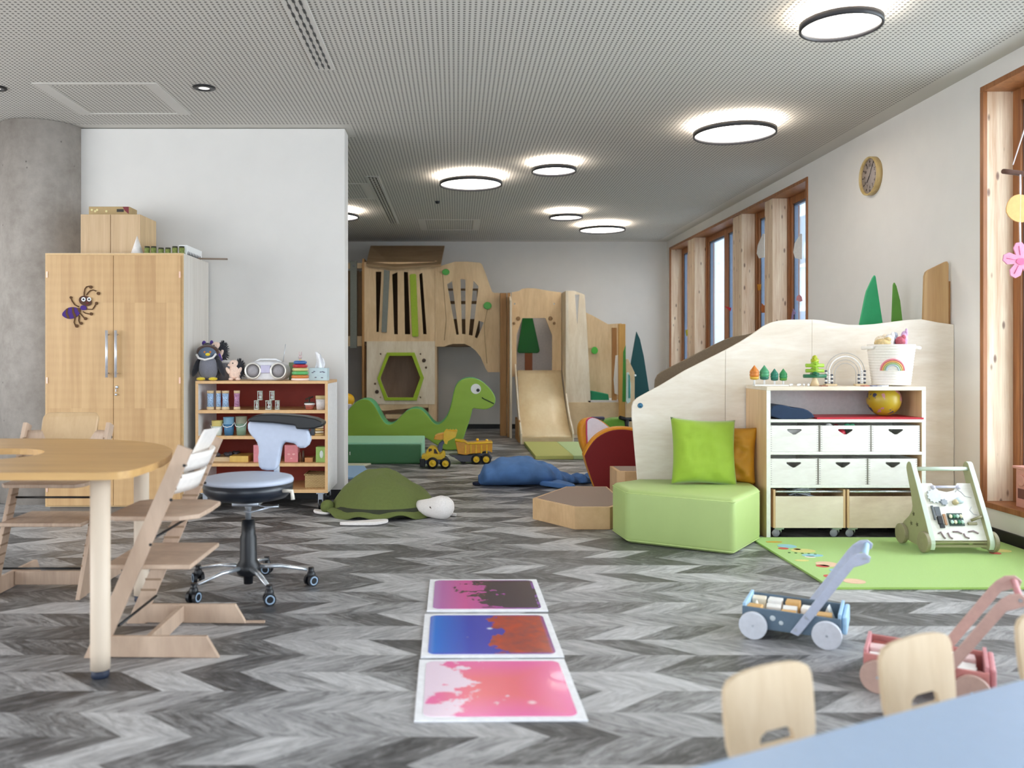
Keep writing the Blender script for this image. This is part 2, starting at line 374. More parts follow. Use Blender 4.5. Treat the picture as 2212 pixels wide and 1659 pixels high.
# ---- windows of the right wall
g = G('window_glass')
tr = g.n('ShaderNodeBsdfTransparent', {0: (0.97, 0.985, 0.99, 1)}); gl = g.n('ShaderNodeBsdfGlossy', {0: (1, 1, 1, 1), 1: 0.02})
fr = g.n('ShaderNodeFresnel', {0: 1.45}); mx = g.n('ShaderNodeMixShader', {0: g.math('MULTIPLY', fr.outputs[0], 0.6), 1: tr.outputs[0], 2: gl.outputs[0]})
g.L.new(mx.outputs[0], g.N['Material Output'].inputs[0]); GLASS = g.m
BLUEG = mat('blue_grey_gasket', (92, 108, 130), 0.4)
def window(num, y0, y1, posts, sashes):
    z0, z1 = ZW
    root = struct('window_%d' % num, MB().box(XR-0.012, XR+0.30, y0, y1, z0, z0+0.035)
                  .box(XR-0.012, XR+0.30, y0, y1, z1-0.035, z1), LARCH, bev=0.003)
    jl = MB(); e = 0.035
    jl.box(XR-0.012, XR+0.015, y1-e, y1, z0+e, z1-e).box(XR-0.012, XR+0.015, y0, y0+e, z0+e, z1-e)
    obj('casing', jl, LARCH, root, 0.002)
    for a, b in ((y1-0.03, y1), (y0, y0+0.03)):
        obj('jamb_board', MB().box(XR+0.015, XR+0.20, a, b, z0+e, z1-e), LARCHL, root)
    for a, b in posts:
        obj('post', MB().box(XR+0.0, XR+0.16, a, b, z0+e, z1-e), LARCHL, root, 0.004)
    for a, b in posts:
        obj('mullion', MB().box(XR+0.161, XR+0.27, a-0.03, b+0.03, z0+e, z1-e), LARCH, root, 0.003)
    for a, b, dbl in sashes:
        parts = [(a, b)] if not dbl else [(a, (a+b)/2), ((a+b)/2, b)]
        for p, q in parts:
            fw = 0.075; xa, xb = XR+0.18, XR+0.26
            fm = MB().box(xa, xb, p, p+fw, z0+e, z1-e).box(xa, xb, q-fw, q, z0+e, z1-e)
            fm.box(xa, xb, p+fw, q-fw, z0+e, z0+e+fw).box(xa, xb, p+fw, q-fw, z1-e-fw, z1-e)
            s = obj('sash', fm, LARCH, root, 0.004)
            gm = MB(); ga, gb = XR+0.20, XR+0.235; t = 0.022
            gm.box(ga, gb, p+fw, p+fw+t, z0+e+fw, z1-e-fw).box(ga, gb, q-fw-t, q-fw, z0+e+fw, z1-e-fw)
            gm.box(ga, gb, p+fw, q-fw, z1-e-fw-t, z1-e-fw).box(ga, gb, p+fw, q-fw, z0+e+fw, z0+e+fw+t)
            obj('gasket', gm, BLUEG, s)
            obj('pane', MB().box(XR+0.214, XR+0.220, p+fw, q-fw, z0+e+fw, z1-e-fw), GLASS, s)
    return root
P1 = [(12.17, 12.52), (10.16, 10.48), (9.17, 9.40)]
win1 = window(1, W1[0], W1[1], P1, [(12.52, 13.54, False), (10.48, 12.17, True), (9.40, 10.16, False), (8.27, 9.17, False)])
P2 = [(4.1, 4.35), (2.6, 2.85), (0.9, 1.15), (-0.8, -0.55)]
win2 = window(2, W2[0], W2[1], P2, [(4.35, 5.49, False), (2.85, 4.1, False), (1.15, 2.6, True), (-0.55, 0.9, False), (-2.57, -0.8, False)])
# a pale apartment house across the street
FAC = mat('pale_render_facade', (196, 210, 222), 0.85, var=0.03, scale=2)
bld = thing('apartment_building', 'pale grey apartment house seen through the far wooden window', 'building', (13.0, 34.0, 0), 0.0)
obj('wall', MB().box(-2.0, 14, -13, 14, -0.5, 13.5), FAC, bld)
wf = mat('facade_window_glass', (120, 140, 158), 0.2, var=0.05)
for zz in (1.0, 4.0, 7.0, 10.0):
    for yy in (-11, -7.5, -4, -0.5, 3, 6.5, 10):
        wo = obj('window', MB().box(-2.08, -1.99, yy, yy+1.5, zz, zz+1.7), WHITEP, bld)
        obj('pane', MB().box(-2.11, -2.07, yy+0.1, yy+1.4, zz+0.1, zz+1.6), wf, wo)
single('street_ground', 'pale paved ground outside the windows', 'ground', MB().box(3.8, 60, -20, 70, -0.6, -0.5), mat('outdoor_paving', (190, 196, 200), 0.8, var=0.08, scale=1))['kind'] = 'structure'

# ---- ceiling fixtures
DIFF = emit('lamp_diffuser', (255, 247, 236), 12.0)
UPL = emit('lamp_uplight', (255, 246, 234), 27.0)
RIM = mat('anthracite_lamp_rim', (48, 47, 50), 0.45, var=0.03)
def ring_lamp(r, x, y, label):
    t = thing('ceiling_lamp', label, 'ceiling lamp', (x, y, ZC), 0, 'round ceiling lamps')
    m = MB(); n = 64
    m.lathe([(r, -0.097), (r, -0.062), (r-0.013, -0.062), (r-0.013, -0.097), (r, -0.097)], n)
    obj('rim', m, RIM, t)
    obj('diffuser', MB().lathe([(0.0001, -0.076), (r-0.0125, -0.076), (r-0.0125, -0.070), (0.0001, -0.070)], n), DIFF, t)
    obj('uplight_ring', MB().lathe([(r-0.05, -0.066), (r-0.012, -0.066), (r-0.012, -0.060), (r-0.05, -0.060), (r-0.05, -0.066)], n), UPL, t)
    obj('canopy', MB().lathe([(0.05, -0.069), (0.05, 0.0)], 32), WHITEP, t)
    return t
ring_lamp(0.2085, 2.05, 4.585, 'small round ceiling lamp nearest the camera, above the green rug side')
ring_lamp(0.317, 2.20, 6.80, 'large round ceiling lamp beside the wall clock')
ring_lamp(0.320, 0.151, 8.777, 'large round ceiling lamp in the middle of the room, left of a small one')
ring_lamp(0.213, 0.927, 8.153, 'small round ceiling lamp in the middle, right of the large central lamp')
ring_lamp(0.213, 1.389, 10.876, 'small round ceiling lamp above the wooden slide')
ring_lamp(0.318, 2.03, 11.95, 'large round ceiling lamp farthest back near the far window')
ring_lamp(0.318, -1.54, 10.83, 'round ceiling lamp half hidden behind the partition end')
def downlight(x, y, label):
    t = thing('recessed_spotlight', label, 'spotlight', (x, y, ZC), 0, 'recessed spotlights')
    obj('bezel', MB().lathe([(0.040, -0.010), (0.074, -0.008), (0.078, 0.002), (0.040, 0.002), (0.040, -0.010)], 32), BLACK, t)
    obj('lens', MB().lathe([(0.0001, -0.007), (0.043, -0.004), (0.043, 0.001)], 24), emit('spot_reflector', (244, 240, 234), 1.2), t)
downlight(-1.726, 5.9, 'black rimmed recessed spotlight above the tall cabinet')
downlight(-3.16, 5.9, 'black recessed spotlight at the left edge above the concrete column')
def slot_vent(x, y0, y1, label):
    t = thing('slot_diffuser', label, 'air vent', (x, (y0+y1)/2, ZC), 0, 'linear ceiling vents')
    h = (y1-y0)/2
    obj('plate', MB().box(-0.066, 0.066, -h, h, -0.006, 0.004), PLASTER, t)
    m = MB(); k = 0; q = -h+0.02
    for i in range(3):
        cx = -0.034+0.034*i
        m.box(cx-0.0025, cx+0.0025, -h+0.02, h-0.02, -0.0072, -0.004)
        q = -h+0.02+(0.03*i)
        while q < h-0.08:
            m.box(cx-0.007, cx+0.007, q, q+0.055, -0.008, -0.004); q += 0.11
    obj('slot', m, BLACK, t)
slot_vent(-0.842, 3.6, 5.53, 'white triple-slot ceiling vent nearer the camera, above the left half')
slot_vent(-0.856, 8.78, 11.9, 'white triple-slot ceiling vent farther back past the partition')
single('smoke_detector', 'tiny ceiling sensor behind the large central lamp', 'sensor', MB().lathe([(0.0001, -0.03), (0.02, -0.028), (0.03, 0.0)], 20), RIM, (-0.22, 10.2, ZC))

# ---- wall clock
ck = thing('wall_clock', 'round clock with light wooden case on the right wall', 'clock', (XR, 6.955, 2.604))
Mr = rotm(0, -PI/2, 0)
obj('case', MB().lathe([(0.155, 0.0), (0.155, 0.045), (0.143, 0.047), (0.140, 0.03), (0.140, 0.0), (0.155, 0.0)], 48, M=Mr), wood('clock_case_wood', (214, 190, 134), (176, 146, 92)), ck)
obj('dial', MB().lathe([(0.0001, 0.026), (0.14, 0.026), (0.14, 0.02)], 48, M=Mr), mat('grey_dial', (168, 156, 150), 0.6), ck)
m = MB()
for h in range(12):
    a = PI/6*h
    m.box(-0.004, 0.004, 0.108, 0.126, 0.026, 0.029, M=Mr @ Matrix.Rotation(a, 4, 'Z'))
obj('hour_marks', m, mat('dark_dial_print', (60, 52, 48), 0.6), ck)
for l, a, wd, nm in ((0.065, math.radians(225), 0.006, 'hour_hand'), (0.105, math.radians(30), 0.004, 'minute_hand')):
    # hands turned on the dial plane: up is +z, right as seen from the room is -y
    v = Vector((0, -math.sin(a), math.cos(a)))
    obj(nm, MB().tube([Vector((-0.031, 0, 0)), Vector((-0.031, 0, 0))+v*l], wd/2, 6), BLACK, ck)
# ================================================================== left side of the room
def text_mesh(txt, size, depth=0.0005):
    cu = bpy.data.curves.new('t', 'FONT'); cu.body = txt; cu.size = size; cu.extrude = depth; cu.align_x = 'CENTER'; cu.align_y = 'CENTER'
    o = bpy.data.objects.new('t', cu); me = bpy.data.meshes.new_from_object(o)
    r = ([v.co.copy() for v in me.vertices], [list(p.vertices) for p in me.polygons])
    bpy.data.objects.remove(o); bpy.data.curves.remove(cu); bpy.data.meshes.remove(me)
    return r
m = MB()
for h in range(1, 13):
    a = PI/6*h; vs, fs = text_mesh(str(h), 0.034)
    m.add(vs, fs, 0, False, Matrix.Translation((-0.0275, -0.088*math.sin(a), 0.088*math.cos(a))) @ Matrix(((0, 0, -1, 0), (-1, 0, 0, 0), (0, 1, 0, 0), (0, 0, 0, 1))))
obj('numerals', m, mat('dark_dial_print', (60, 52, 48), 0.6), ck)

# ---- tall cabinet
D0 = 6.285; cx0, cx1 = XD(98, D0), XD(397, D0); ztop = ZD(547, D0)
cab = thing('tall_cabinet', 'tall two-door beech cabinet beside the concrete column', 'cabinet', ((cx0+cx1)/2, D0, 0))
cwid = cx1-cx0; hw = cwid/2; D = 0.63
m = MB().box(-hw, -hw+0.022, 0, D, 0.05, ztop).box(hw-0.022, hw, 0, D, 0.05, ztop).box(-hw+0.022, hw-0.022, 0, D, ztop-0.022, ztop)
m.box(-hw+0.022, hw-0.022, 0.0, D, 0.05, 0.07).box(-hw+0.022, hw-0.022, D-0.01, D, 0.07, ztop-0.022)
obj('carcass', m, wood('pale_lit_cabinet_side', (228, 222, 214), (212, 204, 194), (1, 1, 0.05), 20), cab, 0.002)  # whitish side material, made paler still with the window light in its tone
obj('front_edge', MB().box(-hw, -hw+0.022, -0.002, 0, 0.05, ztop).box(hw-0.022, hw, -0.002, 0, 0.05, ztop).box(-hw+0.022, hw-0.022, -0.002, 0, ztop-0.022, ztop).box(-hw+0.022, hw-0.022, -0.002, 0, 0.05, 0.07), mat('tan_edge_band', (212, 178, 128), 0.45), cab)
obj('plinth', MB().box(-hw+0.02, hw-0.02, 0.03, D, 0, 0.05), mat('grey_plinth', (120, 108, 96), 0.5), cab)
split = (247-98)/299*cwid-hw
g = G('figured_beech_door')
gx = g.coord(scale=(1, 1, 1)); sp = g.n('ShaderNodeSeparateXYZ', {0: gx})
strip = g.n('ShaderNodeTexNoise', {'Vector': g.n('ShaderNodeCombineXYZ', {0: g.math('FLOOR', g.math('MULTIPLY', sp.outputs[0], 13.0)), 1: 0.0, 2: g.math('FLOOR', g.math('MULTIPLY', sp.outputs[2], 1.3))}).outputs[0], 'Scale': 3.3}).outputs['Fac']
gr = g.noise(g.coord(scale=(1, 1, 0.06)), 26, 4, 0.6)
wv = g.math('SINE', g.math('MULTIPLY', g.math('ADD', sp.outputs[2], g.math('MULTIPLY', gr, 0.02)), 96.0))
col = g.ramp(g.math('ADD', g.math('MULTIPLY', strip, 0.5), g.math('ADD', g.math('MULTIPLY', gr, 0.45), g.math('MULTIPLY', wv, 0.016))), [(0.33, c3(184, 144, 96)), (0.66, c3(214, 176, 126))])
g.set('Base Color', col); g.set('Roughness', 0.42); DOORM = g.m
for a, b, hx in ((-hw+0.018, split-0.0015, split-0.036), (split+0.0015, hw-0.018, split+0.03)):
    d = obj('door', MB().box(a, b, -0.019, -0.001, 0.062, ztop-0.018), DOORM, cab, 0.0015)
    zt, zb = ZD(714, D0), ZD(815, D0)
    obj('handle', MB().tube([(hx, -0.052, zb), (hx, -0.052, zt)], 0.010, 12).tube([(hx, -0.018, zb+0.03), (hx, -0.052, zb+0.03)], 0.005, 8).tube([(hx, -0.018, zt-0.03), (hx, -0.052, zt-0.03)], 0.005, 8), mat('satin_aluminium', (222, 224, 232), 0.35, 0.6), d)
    hxx = a+0.004 if a < split-0.1 else b-0.004
    hm_ = MB()
    for zz in (0.16, 0.95, 1.72): hm_.box(hxx-0.006, hxx+0.006, -0.024, -0.018, zz, zz+0.045)
    obj('hinge', hm_, mat('pale_brass', (226, 190, 170), 0.35, 0.3), d)
lk = obj('lock', MB().lathe([(0.011, 0), (0.011, 0.006), (0.008, 0.008)], 16, M=rotm(PI/2, 0, 0, (XD(255, D0)-cab.location.x, -0.019, ZD(836, D0)))), STEEL, cab)
obj('key', MB().box(-0.003, 0.003, -0.034, -0.027, -0.02, 0.0, M=rotm(t=(XD(254, D0)-cab.location.x, 0, ZD(840, D0)))).lathe([(0.004, 0), (0.009, 0.002), (0.009, 0.006), (0.004, 0.008)], 14, M=rotm(PI/2, 0, 0, (XD(254, D0)-cab.location.x, -0.027, ZD(852, D0)))), STEEL, lk)
# ant made of felt stuck on the left door
s, ox, oy = 13.825, 120, 600; dd = D0-0.021
ant = thing('ant_decoration', 'brown and purple striped ant cut-out stuck on the left cabinet door', 'wall decoration', (XD(175, dd), dd, ZD(665, dd)))
def antp(pts): return px(pts, dd, s, ox, oy)
brown = mat('brown_felt', (92, 62, 36), 0.9, bump=0.2); purple = mat('purple_felt', (72, 44, 120), 0.9, bump=0.2)
bodyo = smooth_loop([(165, 1110), (330, 920), (480, 870), (640, 890), (740, 960), (740, 1060), (640, 1170), (500, 1230), (350, 1230)], 2)
obj('abdomen', MB().prism(antp(bodyo), 'y', dd-0.006, dd), purple, ant, 0, True)
m = MB()
for p in ([(330, 930), (390, 900), (370, 1040), (440, 1225), (360, 1210), (310, 1060)], [(500, 890), (560, 890), (570, 1010), (640, 1160), (570, 1200), (510, 1040)], [(650, 900), (745, 900), (760, 1000), (730, 1060), (690, 1000)]):
    m.prism(antp(p), 'y', dd-0.0075, dd-0.005)
obj('stripes', m, brown, ant, 0, True)
obj('neck', MB().prism(antp(smooth_loop([(740, 880), (790, 820), (900, 830), (940, 900), (930, 960), (830, 975), (760, 950)], 1)), 'y', dd-0.007, dd-0.001), purple, ant, 0, True)
obj('head', MB().prism(antp(smooth_loop([(700, 680), (740, 570), (860, 530), (990, 560), (1080, 680), (1080, 790), (990, 850), (880, 840), (760, 790)], 2)), 'y', dd-0.009, dd-0.001), mat('head_felt', (84, 56, 44), 0.9), ant, 0, True)
m = MB(); m2 = MB()
for ex, er in ((855, 62), (1022, 60)):
    m.prism(antp(circ(ex, 648, er, 20)), 'y', dd-0.013, dd-0.008); m2.prism(antp(circ(ex+2, 648, 30, 16)), 'y', dd-0.015, dd-0.012)
eyes = obj('eye', m, WHITEP, ant, 0, True); obj('pupil', m2, BLACK, eyes, 0, True)
obj('mouth', MB().prism(antp([(920, 760), (960, 740), (1010, 745), (1000, 775), (940, 785)]), 'y', dd-0.011, dd-0.008), mat('dark_red_felt', (110, 26, 24), 0.8), ant, 0, True)
def antline(name, pts, r, m_, tip=None):
    q = [Vector((a, dd-0.004, b)) for a, b in antp(pts)]
    mb = MB().tube(q, r/s/FPX*dd, 6)
    if tip: mb.prism(antp(circ(tip[0], tip[1], tip[2], 12)), 'y', dd-0.008, dd-0.001)
    obj(name, mb, m_, ant, 0, True)
antline('antenna', [(860, 540), (860, 440), (880, 340), (930, 270), (1020, 250)], 16, brown, (1060, 280, 48))
antline('antenna', [(930, 520), (980, 440), (1050, 380), (1130, 365), (1220, 400)], 16, brown, (1285, 470, 48))
for p, tp in (([(700, 870), (580, 810), (500, 700), (460, 590)], (465, 590, 38)), ([(940, 940), (1110, 945), (1170, 860), (1210, 780)], (1230, 760, 42)),
              ([(820, 1010), (900, 1060), (1000, 1080)], (1070, 1080, 48)), ([(740, 1060), (820, 1160), (880, 1210)], (900, 1220, 46)),
              ([(710, 1120), (700, 1280), (730, 1360)], (770, 1360, 44)), ([(590, 1190), (560, 1330), (600, 1430)], (640, 1440, 50))):
    antline('leg', p, 17, brown, tp)

# ---- things on top of the cabinet
zc = ztop
bx = thing('wooden_storage_box', 'pale wooden double-door box standing on top of the tall cabinet', 'box', (XD(241, 6.42), 6.40, zc))
bh = ZD(463, 6.4)-zc; bw = 0.222
obj('carcass', MB().box(-bw, bw, 0.014, 0.34, 0, bh), BEECH, bx, 0.003)
obj('door', MB().box(-bw, -0.002, 0, 0.013, 0.002, bh), wood('box_door_wood', (206, 176, 138), (186, 154, 116), (1, 1, 0.05), 20), bx, 0.002)
obj('door', MB().box(0.002, bw, 0, 0.013, 0.002, bh), wood('box_door_wood', (206, 176, 138), (186, 154, 116)), bx, 0.002)
bk = thing('carry_case', 'thin wooden carry case with oval grip slot behind the storage box', 'case', (XD(247, 6.7), 6.77, zc))
obj('panel', MB().plate([[(-0.16, 0), (0.26, 0), (0.26, bh*0.92), (0.06, bh*0.98), (0.05, bh+0.055), (0.0, bh+0.075), (-0.06, bh+0.075), (-0.11, bh+0.055), (-0.16, bh*0.98)], rrect(-0.065, 0.015, bh+0.035, bh+0.052, 0.007, 3)], 'y', 0, 0.02), BEECH, bk, 0.002)
bg_ = thing('board_game_box', 'flat board game box with dark red corner on top of the wooden storage box', 'box', (XD(240, 6.6), 6.56, zc+bh))
obj('lid', MB().box(-0.155, 0.155, 0, 0.16, 0.002, 0.086), mat('game_box_tan', (178, 152, 106), 0.6, var=0.12, scale=14), bg_, 0.003)
m = MB(); m.box(0.06, 0.112, -0.002, 0.001, 0.045, 0.066); m.prism([(0.105, 0.084), (0.150, 0.084), (0.150, 0.03), (0.12, 0.055)], 'y', -0.002, 0.001, mi=1)
for i, a in enumerate((-0.13, -0.105, -0.09, -0.02)): m.prism(circ(a, 0.06-0.01*(i % 2), 0.009, 10), 'y', -0.002, 0.001, mi=2)
obj('print', m, [mat('print_black', (40, 34, 30), 0.5), mat('print_crimson', (120, 30, 44), 0.5), mat('print_cream', (220, 208, 150), 0.5)], bg_)
single('paper_cone', 'small white paper cone on the tall cabinet', 'cone', MB().lathe([(0.052, 0), (0.0005, 0.145)], 4), mat('white_paper', (244, 238, 234), 0.8), (XD(294, 6.38), 6.40, zc))
for i, xx in enumerate((316, 330, 346, 361, 376, 391)):
    h = 0.062 if i in (0, 1, 4, 5) else 0.052
    t = thing('glass_jar', ['first', 'second', 'third', 'fourth', 'fifth', 'sixth'][i]+' from the left in the row of small dark-lidded green jars on the cabinet', 'jar', (XD(xx, 6.36), 6.38, zc), 0, 'green jars on the cabinet')
    obj('glass', MB().lathe([(0.0001, 0), (0.022, 0), (0.023, 0.01), (0.019, 0.02), (0.021, h-0.014), (0.015, h-0.008)], 16), mat('olive_green_glass', (122, 132, 70), 0.25, var=0.3, scale=60), t)
    obj('lid', MB().lathe([(0.019, h-0.012), (0.019, h), (0.0001, h)], 16), mat('dark_olive_lid', (50, 48, 28), 0.5), t)
t = thing('toy_rail_box', 'white box with black zigzag print beside the green jars', 'box', (-2.03, 6.42, zc))
obj('body', MB().box(-0.03, 0.03, -0.02, 0.36, 0.0, 0.075), WHITEP, t, 0.002)
m = MB()
for i in range(9): m.prism([(-0.01+i*0.038, 0.004), (0.022+i*0.038, 0.004), (0.006+i*0.038, 0.032)], 'x', 0.029, 0.032)
obj('zigzag_print', m, BLACK, t)
single('wooden_rail_strip', 'thin grey-brown wooden strip jutting over the right cabinet edge', 'wooden strip', MB().box(-0.14, 0.11, -0.012, 0.012, 0.0, 0.012, M=rotm(0, 0, 0.15)), wood('grey_wood_strip', (150, 130, 112), (120, 100, 84), (0.2, 1, 1)), (-1.89, 6.70, zc), bev=0.002)

# ---- open shelf against the partition
S0 = 6.35; sx0, sx1 = XD(422, S0), XD(708, S0); zs = ZD(829, S0); zb = ZD(1065, S0)
sh_ = thing('open_shelf', 'low open wooden shelf with red-brown back on castors by the partition', 'shelf', ((sx0+sx1)/2, S0, 0))
sw = (sx1-sx0)/2; SD = 0.50; tk = 0.021
EDGE = mat('beech_edge_band', (214, 172, 122), 0.45)
for a, b in ((-sw, -sw+tk), (sw-tk, sw)):
    obj('side_panel', MB().box(a, b, 0.002, SD, zb, zs), mat('white_side_laminate', (228, 226, 226), 0.5), sh_)
    obj('edge_band', MB().box(a, b, 0, 0.002, zb, zs), EDGE, sh_)
shelf_z = [ZD(886, S0), ZD(942, S0), ZD(1001, S0)]
obj('top_board', MB().box(-sw, sw, -0.002, SD, zs-0.0, zs+0.021), EDGE, sh_, 0.002)
for z in shelf_z: obj('shelf_board', MB().box(-sw+tk, sw-tk, 0.004, SD-0.01, z-0.024, z), EDGE, sh_, 0.0015)
obj('bottom_board', MB().box(-sw+tk, sw-tk, 0.002, SD, zb, zb+0.025), EDGE, sh_, 0.0015)
obj('back_panel', MB().box(-sw+tk, sw-tk, SD-0.012, SD, zb+0.025, zs), mat('rust_red_laminate', (150, 46, 26), 0.6, var=0.1, scale=8), sh_)
def castor(parent, x, y, r=0.036, name='castor', top=None):
    top = top or r*2+0.02
    m = MB().tube([(x-0.012, y, r), (x+0.012, y, r)], r, 18, smooth=False).box(x-0.018, x+0.018, y-0.02, y+0.02, r*1.2, top-0.012, mi=1).box(x-0.03, x+0.03, y-0.03, y+0.03, top-0.012, top, mi=1)
    return obj(name, m, [BLACK, STEEL], parent)
for a in (-sw+0.06, sw-0.06):
    for b in (0.06, SD-0.06): castor(sh_, a, b, 0.045, top=zb)
SHZ = zs+0.021                        # top surface of the shelf
SHX = [z for z in shelf_z]

# plush toys and things on top
FUR = lambda n, c: mat(n, c, 0.95, var=0.15, scale=180, bump=0.5, sheen=0.3)
grey = FUR('grey_plush', (118, 118, 128)); dark = FUR('black_plush', (34, 34, 42)); yel = FUR('yellow_plush', (222, 196, 40)); cream = FUR('cream_plush', (238, 208, 190)); whitf = FUR('white_plush', (232, 228, 226))
pg = thing('penguin_plush', 'grey and black penguin soft toy with yellow feet on the open shelf', 'soft toy', (XD(450, 6.42), 6.44, SHZ))
obj('body', MB().ell((0, 0, 0.10), (0.075, 0.07, 0.10)), grey, pg)
obj('back', MB().ell((0, 0.02, 0.11), (0.092, 0.068, 0.112)), dark, pg)
hd = obj('head', MB().ell((-0.01, 0, 0.20), (0.07, 0.06, 0.055)), mat('blue_grey_plush', (96, 110, 130), 0.95, bump=0.4, scale=150), pg)
obj('hood', MB().ell((-0.015, 0.02, 0.215), (0.085, 0.058, 0.055)), FUR('brown_plush', (74, 48, 36)), pg)
obj('collar', MB().tube([(-0.08, -0.045, 0.195), (-0.06, -0.06, 0.168), (-0.01, -0.072, 0.155), (0.045, -0.06, 0.17), (0.062, -0.04, 0.20)], 0.008, 8), whitf, pg)
obj('beak', MB().ell((0.008, -0.062, 0.195), (0.018, 0.018, 0.012)), yel, pg)
obj('eye', MB().ell((-0.018, -0.055, 0.213), 0.008).ell((0.024, -0.055, 0.213), 0.008), mat('orange_eye', (200, 120, 40), 0.3), pg)
for sgn in (-1, 1):
    obj('foot', MB().ell((sgn*0.045, -0.055, 0.014), (0.032, 0.035, 0.014)), yel, pg)
    obj('wing', MB().ell((0, 0, 0), (0.022, 0.03, 0.075), M=rotm(0, -sgn*0.35, 0, (sgn*0.092, -0.01, 0.10))), dark, pg)
bk_ = thing('grey_bucket', 'grey fabric bucket with white rim behind the penguin', 'bucket', (XD(478, 6.6), 6.60, SHZ))
obj('wall', MB().lathe([(0.0001, 0.003), (0.055, 0), (0.068, 0.145), (0.064, 0.145), (0.052, 0.01), (0.0001, 0.012)], 28), mat('grey_felt_fabric', (150, 150, 160), 0.9, bump=0.2), bk_)
obj('rim', MB().lathe([(0.066, 0.13), (0.071, 0.135), (0.071, 0.152), (0.064, 0.152)], 28), whitf, bk_)
def hedgehog(loc, rz, label, k=1.0, purple_scarf=False):
    t = thing('hedgehog_plush', label, 'soft toy', loc, rz, 'plush hedgehogs')
    obj('body', MB().ell((0, 0, 0.065*k), (0.05*k, 0.045*k, 0.065*k)), cream, t)
    h = obj('head', MB().ell((-0.008*k, -0.005*k, 0.125*k), (0.038*k, 0.036*k, 0.034*k)).ell((-0.038*k, -0.012*k, 0.118*k), (0.018*k, 0.014*k, 0.012*k)), cream, t)
    obj('eye', MB().ell((-0.012*k, -0.040*k, 0.133*k), 0.005*k).ell((-0.055*k, -0.013*k, 0.12*k), 0.006*k), BLACK, h)
    m = MB(); r2 = random.Random(5)
    m.ell((0.02*k, 0.012*k, 0.085*k), (0.048*k, 0.045*k, 0.072*k))
    for i in range(110):
        a = r2.uniform(-1.2, 1.9); b = r2.uniform(-1.1, 1.35)
        d = Vector((math.cos(a)*math.cos(b), math.sin(a)*math.cos(b), math.sin(b)))
        p = Vector((0.02*k+d.x*0.046*k, 0.012*k+d.y*0.043*k, 0.085*k+d.z*0.07*k))
        m.tube([p, p+d*0.022*k], [0.0032*k, 0.0004], 4, caps=False)
    obj('spines', m, dark, t)
    for sg in (-1, 1):
        obj('arm', MB().ell((0, 0, 0), (0.014*k, 0.015*k, 0.03*k), M=rotm(0, sg*0.5, 0, (sg*0.042*k-0.006, -0.028*k, 0.075*k))), cream, t)
        obj('foot', MB().ell((sg*0.026*k, -0.035*k, 0.012*k), (0.018*k, 0.024*k, 0.012*k)), cream, t)
    if purple_scarf: obj('scarf', MB().tube([(-0.05*k, -0.02, 0.10*k), (-0.01, -0.05, 0.09*k), (0.03*k, -0.055, 0.06*k), (0.045*k, -0.06, 0.02*k)], 0.014*k, 8), mat('striped_purple_knit', (92, 64, 150), 0.9, var=0.35, scale=90), t)
    return t
hedgehog((XD(508, 6.46), 6.46, SHZ), 0.1, 'small cream hedgehog soft toy standing beside the radio', 0.98)
hedgehog((XD(471, 6.6), 6.59, SHZ+0.125), -0.1, 'cream hedgehog soft toy sitting in the grey bucket', 1.05, True)
mk = thing('striped_plush', 'black and purple striped soft toy peeking over the penguin', 'soft toy', (XD(450, 6.62), 6.61, SHZ))
obj('body', MB().ell((0, 0, 0.12), (0.042, 0.045, 0.12)), FUR('purple_plush', (82, 58, 140)), mk)
obj('head', MB().ell((0, -0.02, 0.25), (0.036, 0.04, 0.036)), dark, mk)
obj('muzzle', MB().ell((0.002, -0.058, 0.243), (0.022, 0.016, 0.018)), FUR('tan_plush', (196, 160, 90)), mk)
obj('ear', MB().ell((-0.03, 0, 0.282), (0.016, 0.01, 0.02)).ell((0.028, 0, 0.285), (0.014, 0.01, 0.02)), FUR('purple_plush', (82, 58, 140)), mk)

rd = thing('radio', 'silver-white portable radio with two round speakers and antenna', 'radio', (XD(574, 6.45), 6.45, SHZ))
SIL = mat('silver_plastic', (206, 204, 206), 0.35, 0.2)
body = smooth_loop([(-0.155, 0.03), (-0.12, 0.0), (0.12, 0.0), (0.155, 0.03), (0.158, 0.10), (0.12, 0.14), (0.03, 0.148), (-0.03, 0.148), (-0.12, 0.14), (-0.158, 0.10)], 2)
obj('housing', MB().prism(body, 'y', 0, 0.16), SIL, rd, 0.012, seg=3)
for sg in (-1, 1):
    spk = obj('speaker', MB().lathe([(0.062, 0.004), (0.062, 0.014), (0.052, 0.016), (0.050, 0.006)], 32, M=rotm(PI/2, 0, 0, (sg*0.095, 0, 0.073))), mat('light_silver_ring', (226, 222, 214), 0.3, 0.3), rd)
    obj('speaker_grille', MB().lathe([(0.0001, 0.012), (0.02, 0.011), (0.05, 0.006)], 28, M=rotm(PI/2, 0, 0, (sg*0.095, 0, 0.073))), mat('grey_grille', (150, 146, 150), 0.5, var=0.2, scale=300), spk)
obj('control_panel', MB().box(-0.036, 0.036, -0.014, 0.0, 0.055, 0.115), mat('lilac_display', (186, 180, 206), 0.3), rd, 0.006)
obj('handle', MB().tube([(-0.10, 0.08, 0.138), (-0.06, 0.08, 0.158), (0.06, 0.08, 0.158), (0.10, 0.08, 0.138)], 0.008, 8), mat('clear_white_plastic', (236, 236, 238), 0.3), rd)
obj('antenna', MB().tube([(0.105, 0.12, 0.13), (0.125, 0.12, 0.275)], 0.0022, 6), STEEL, rd)
single('green_picture_book', 'olive green book standing behind the ring stacker', 'book', MB().box(-0.035, 0.035, 0, 0.02, 0, 0.135), mat('olive_cover', (122, 134, 96), 0.6), (XD(634, 6.6), 6.60, SHZ), bev=0.002)
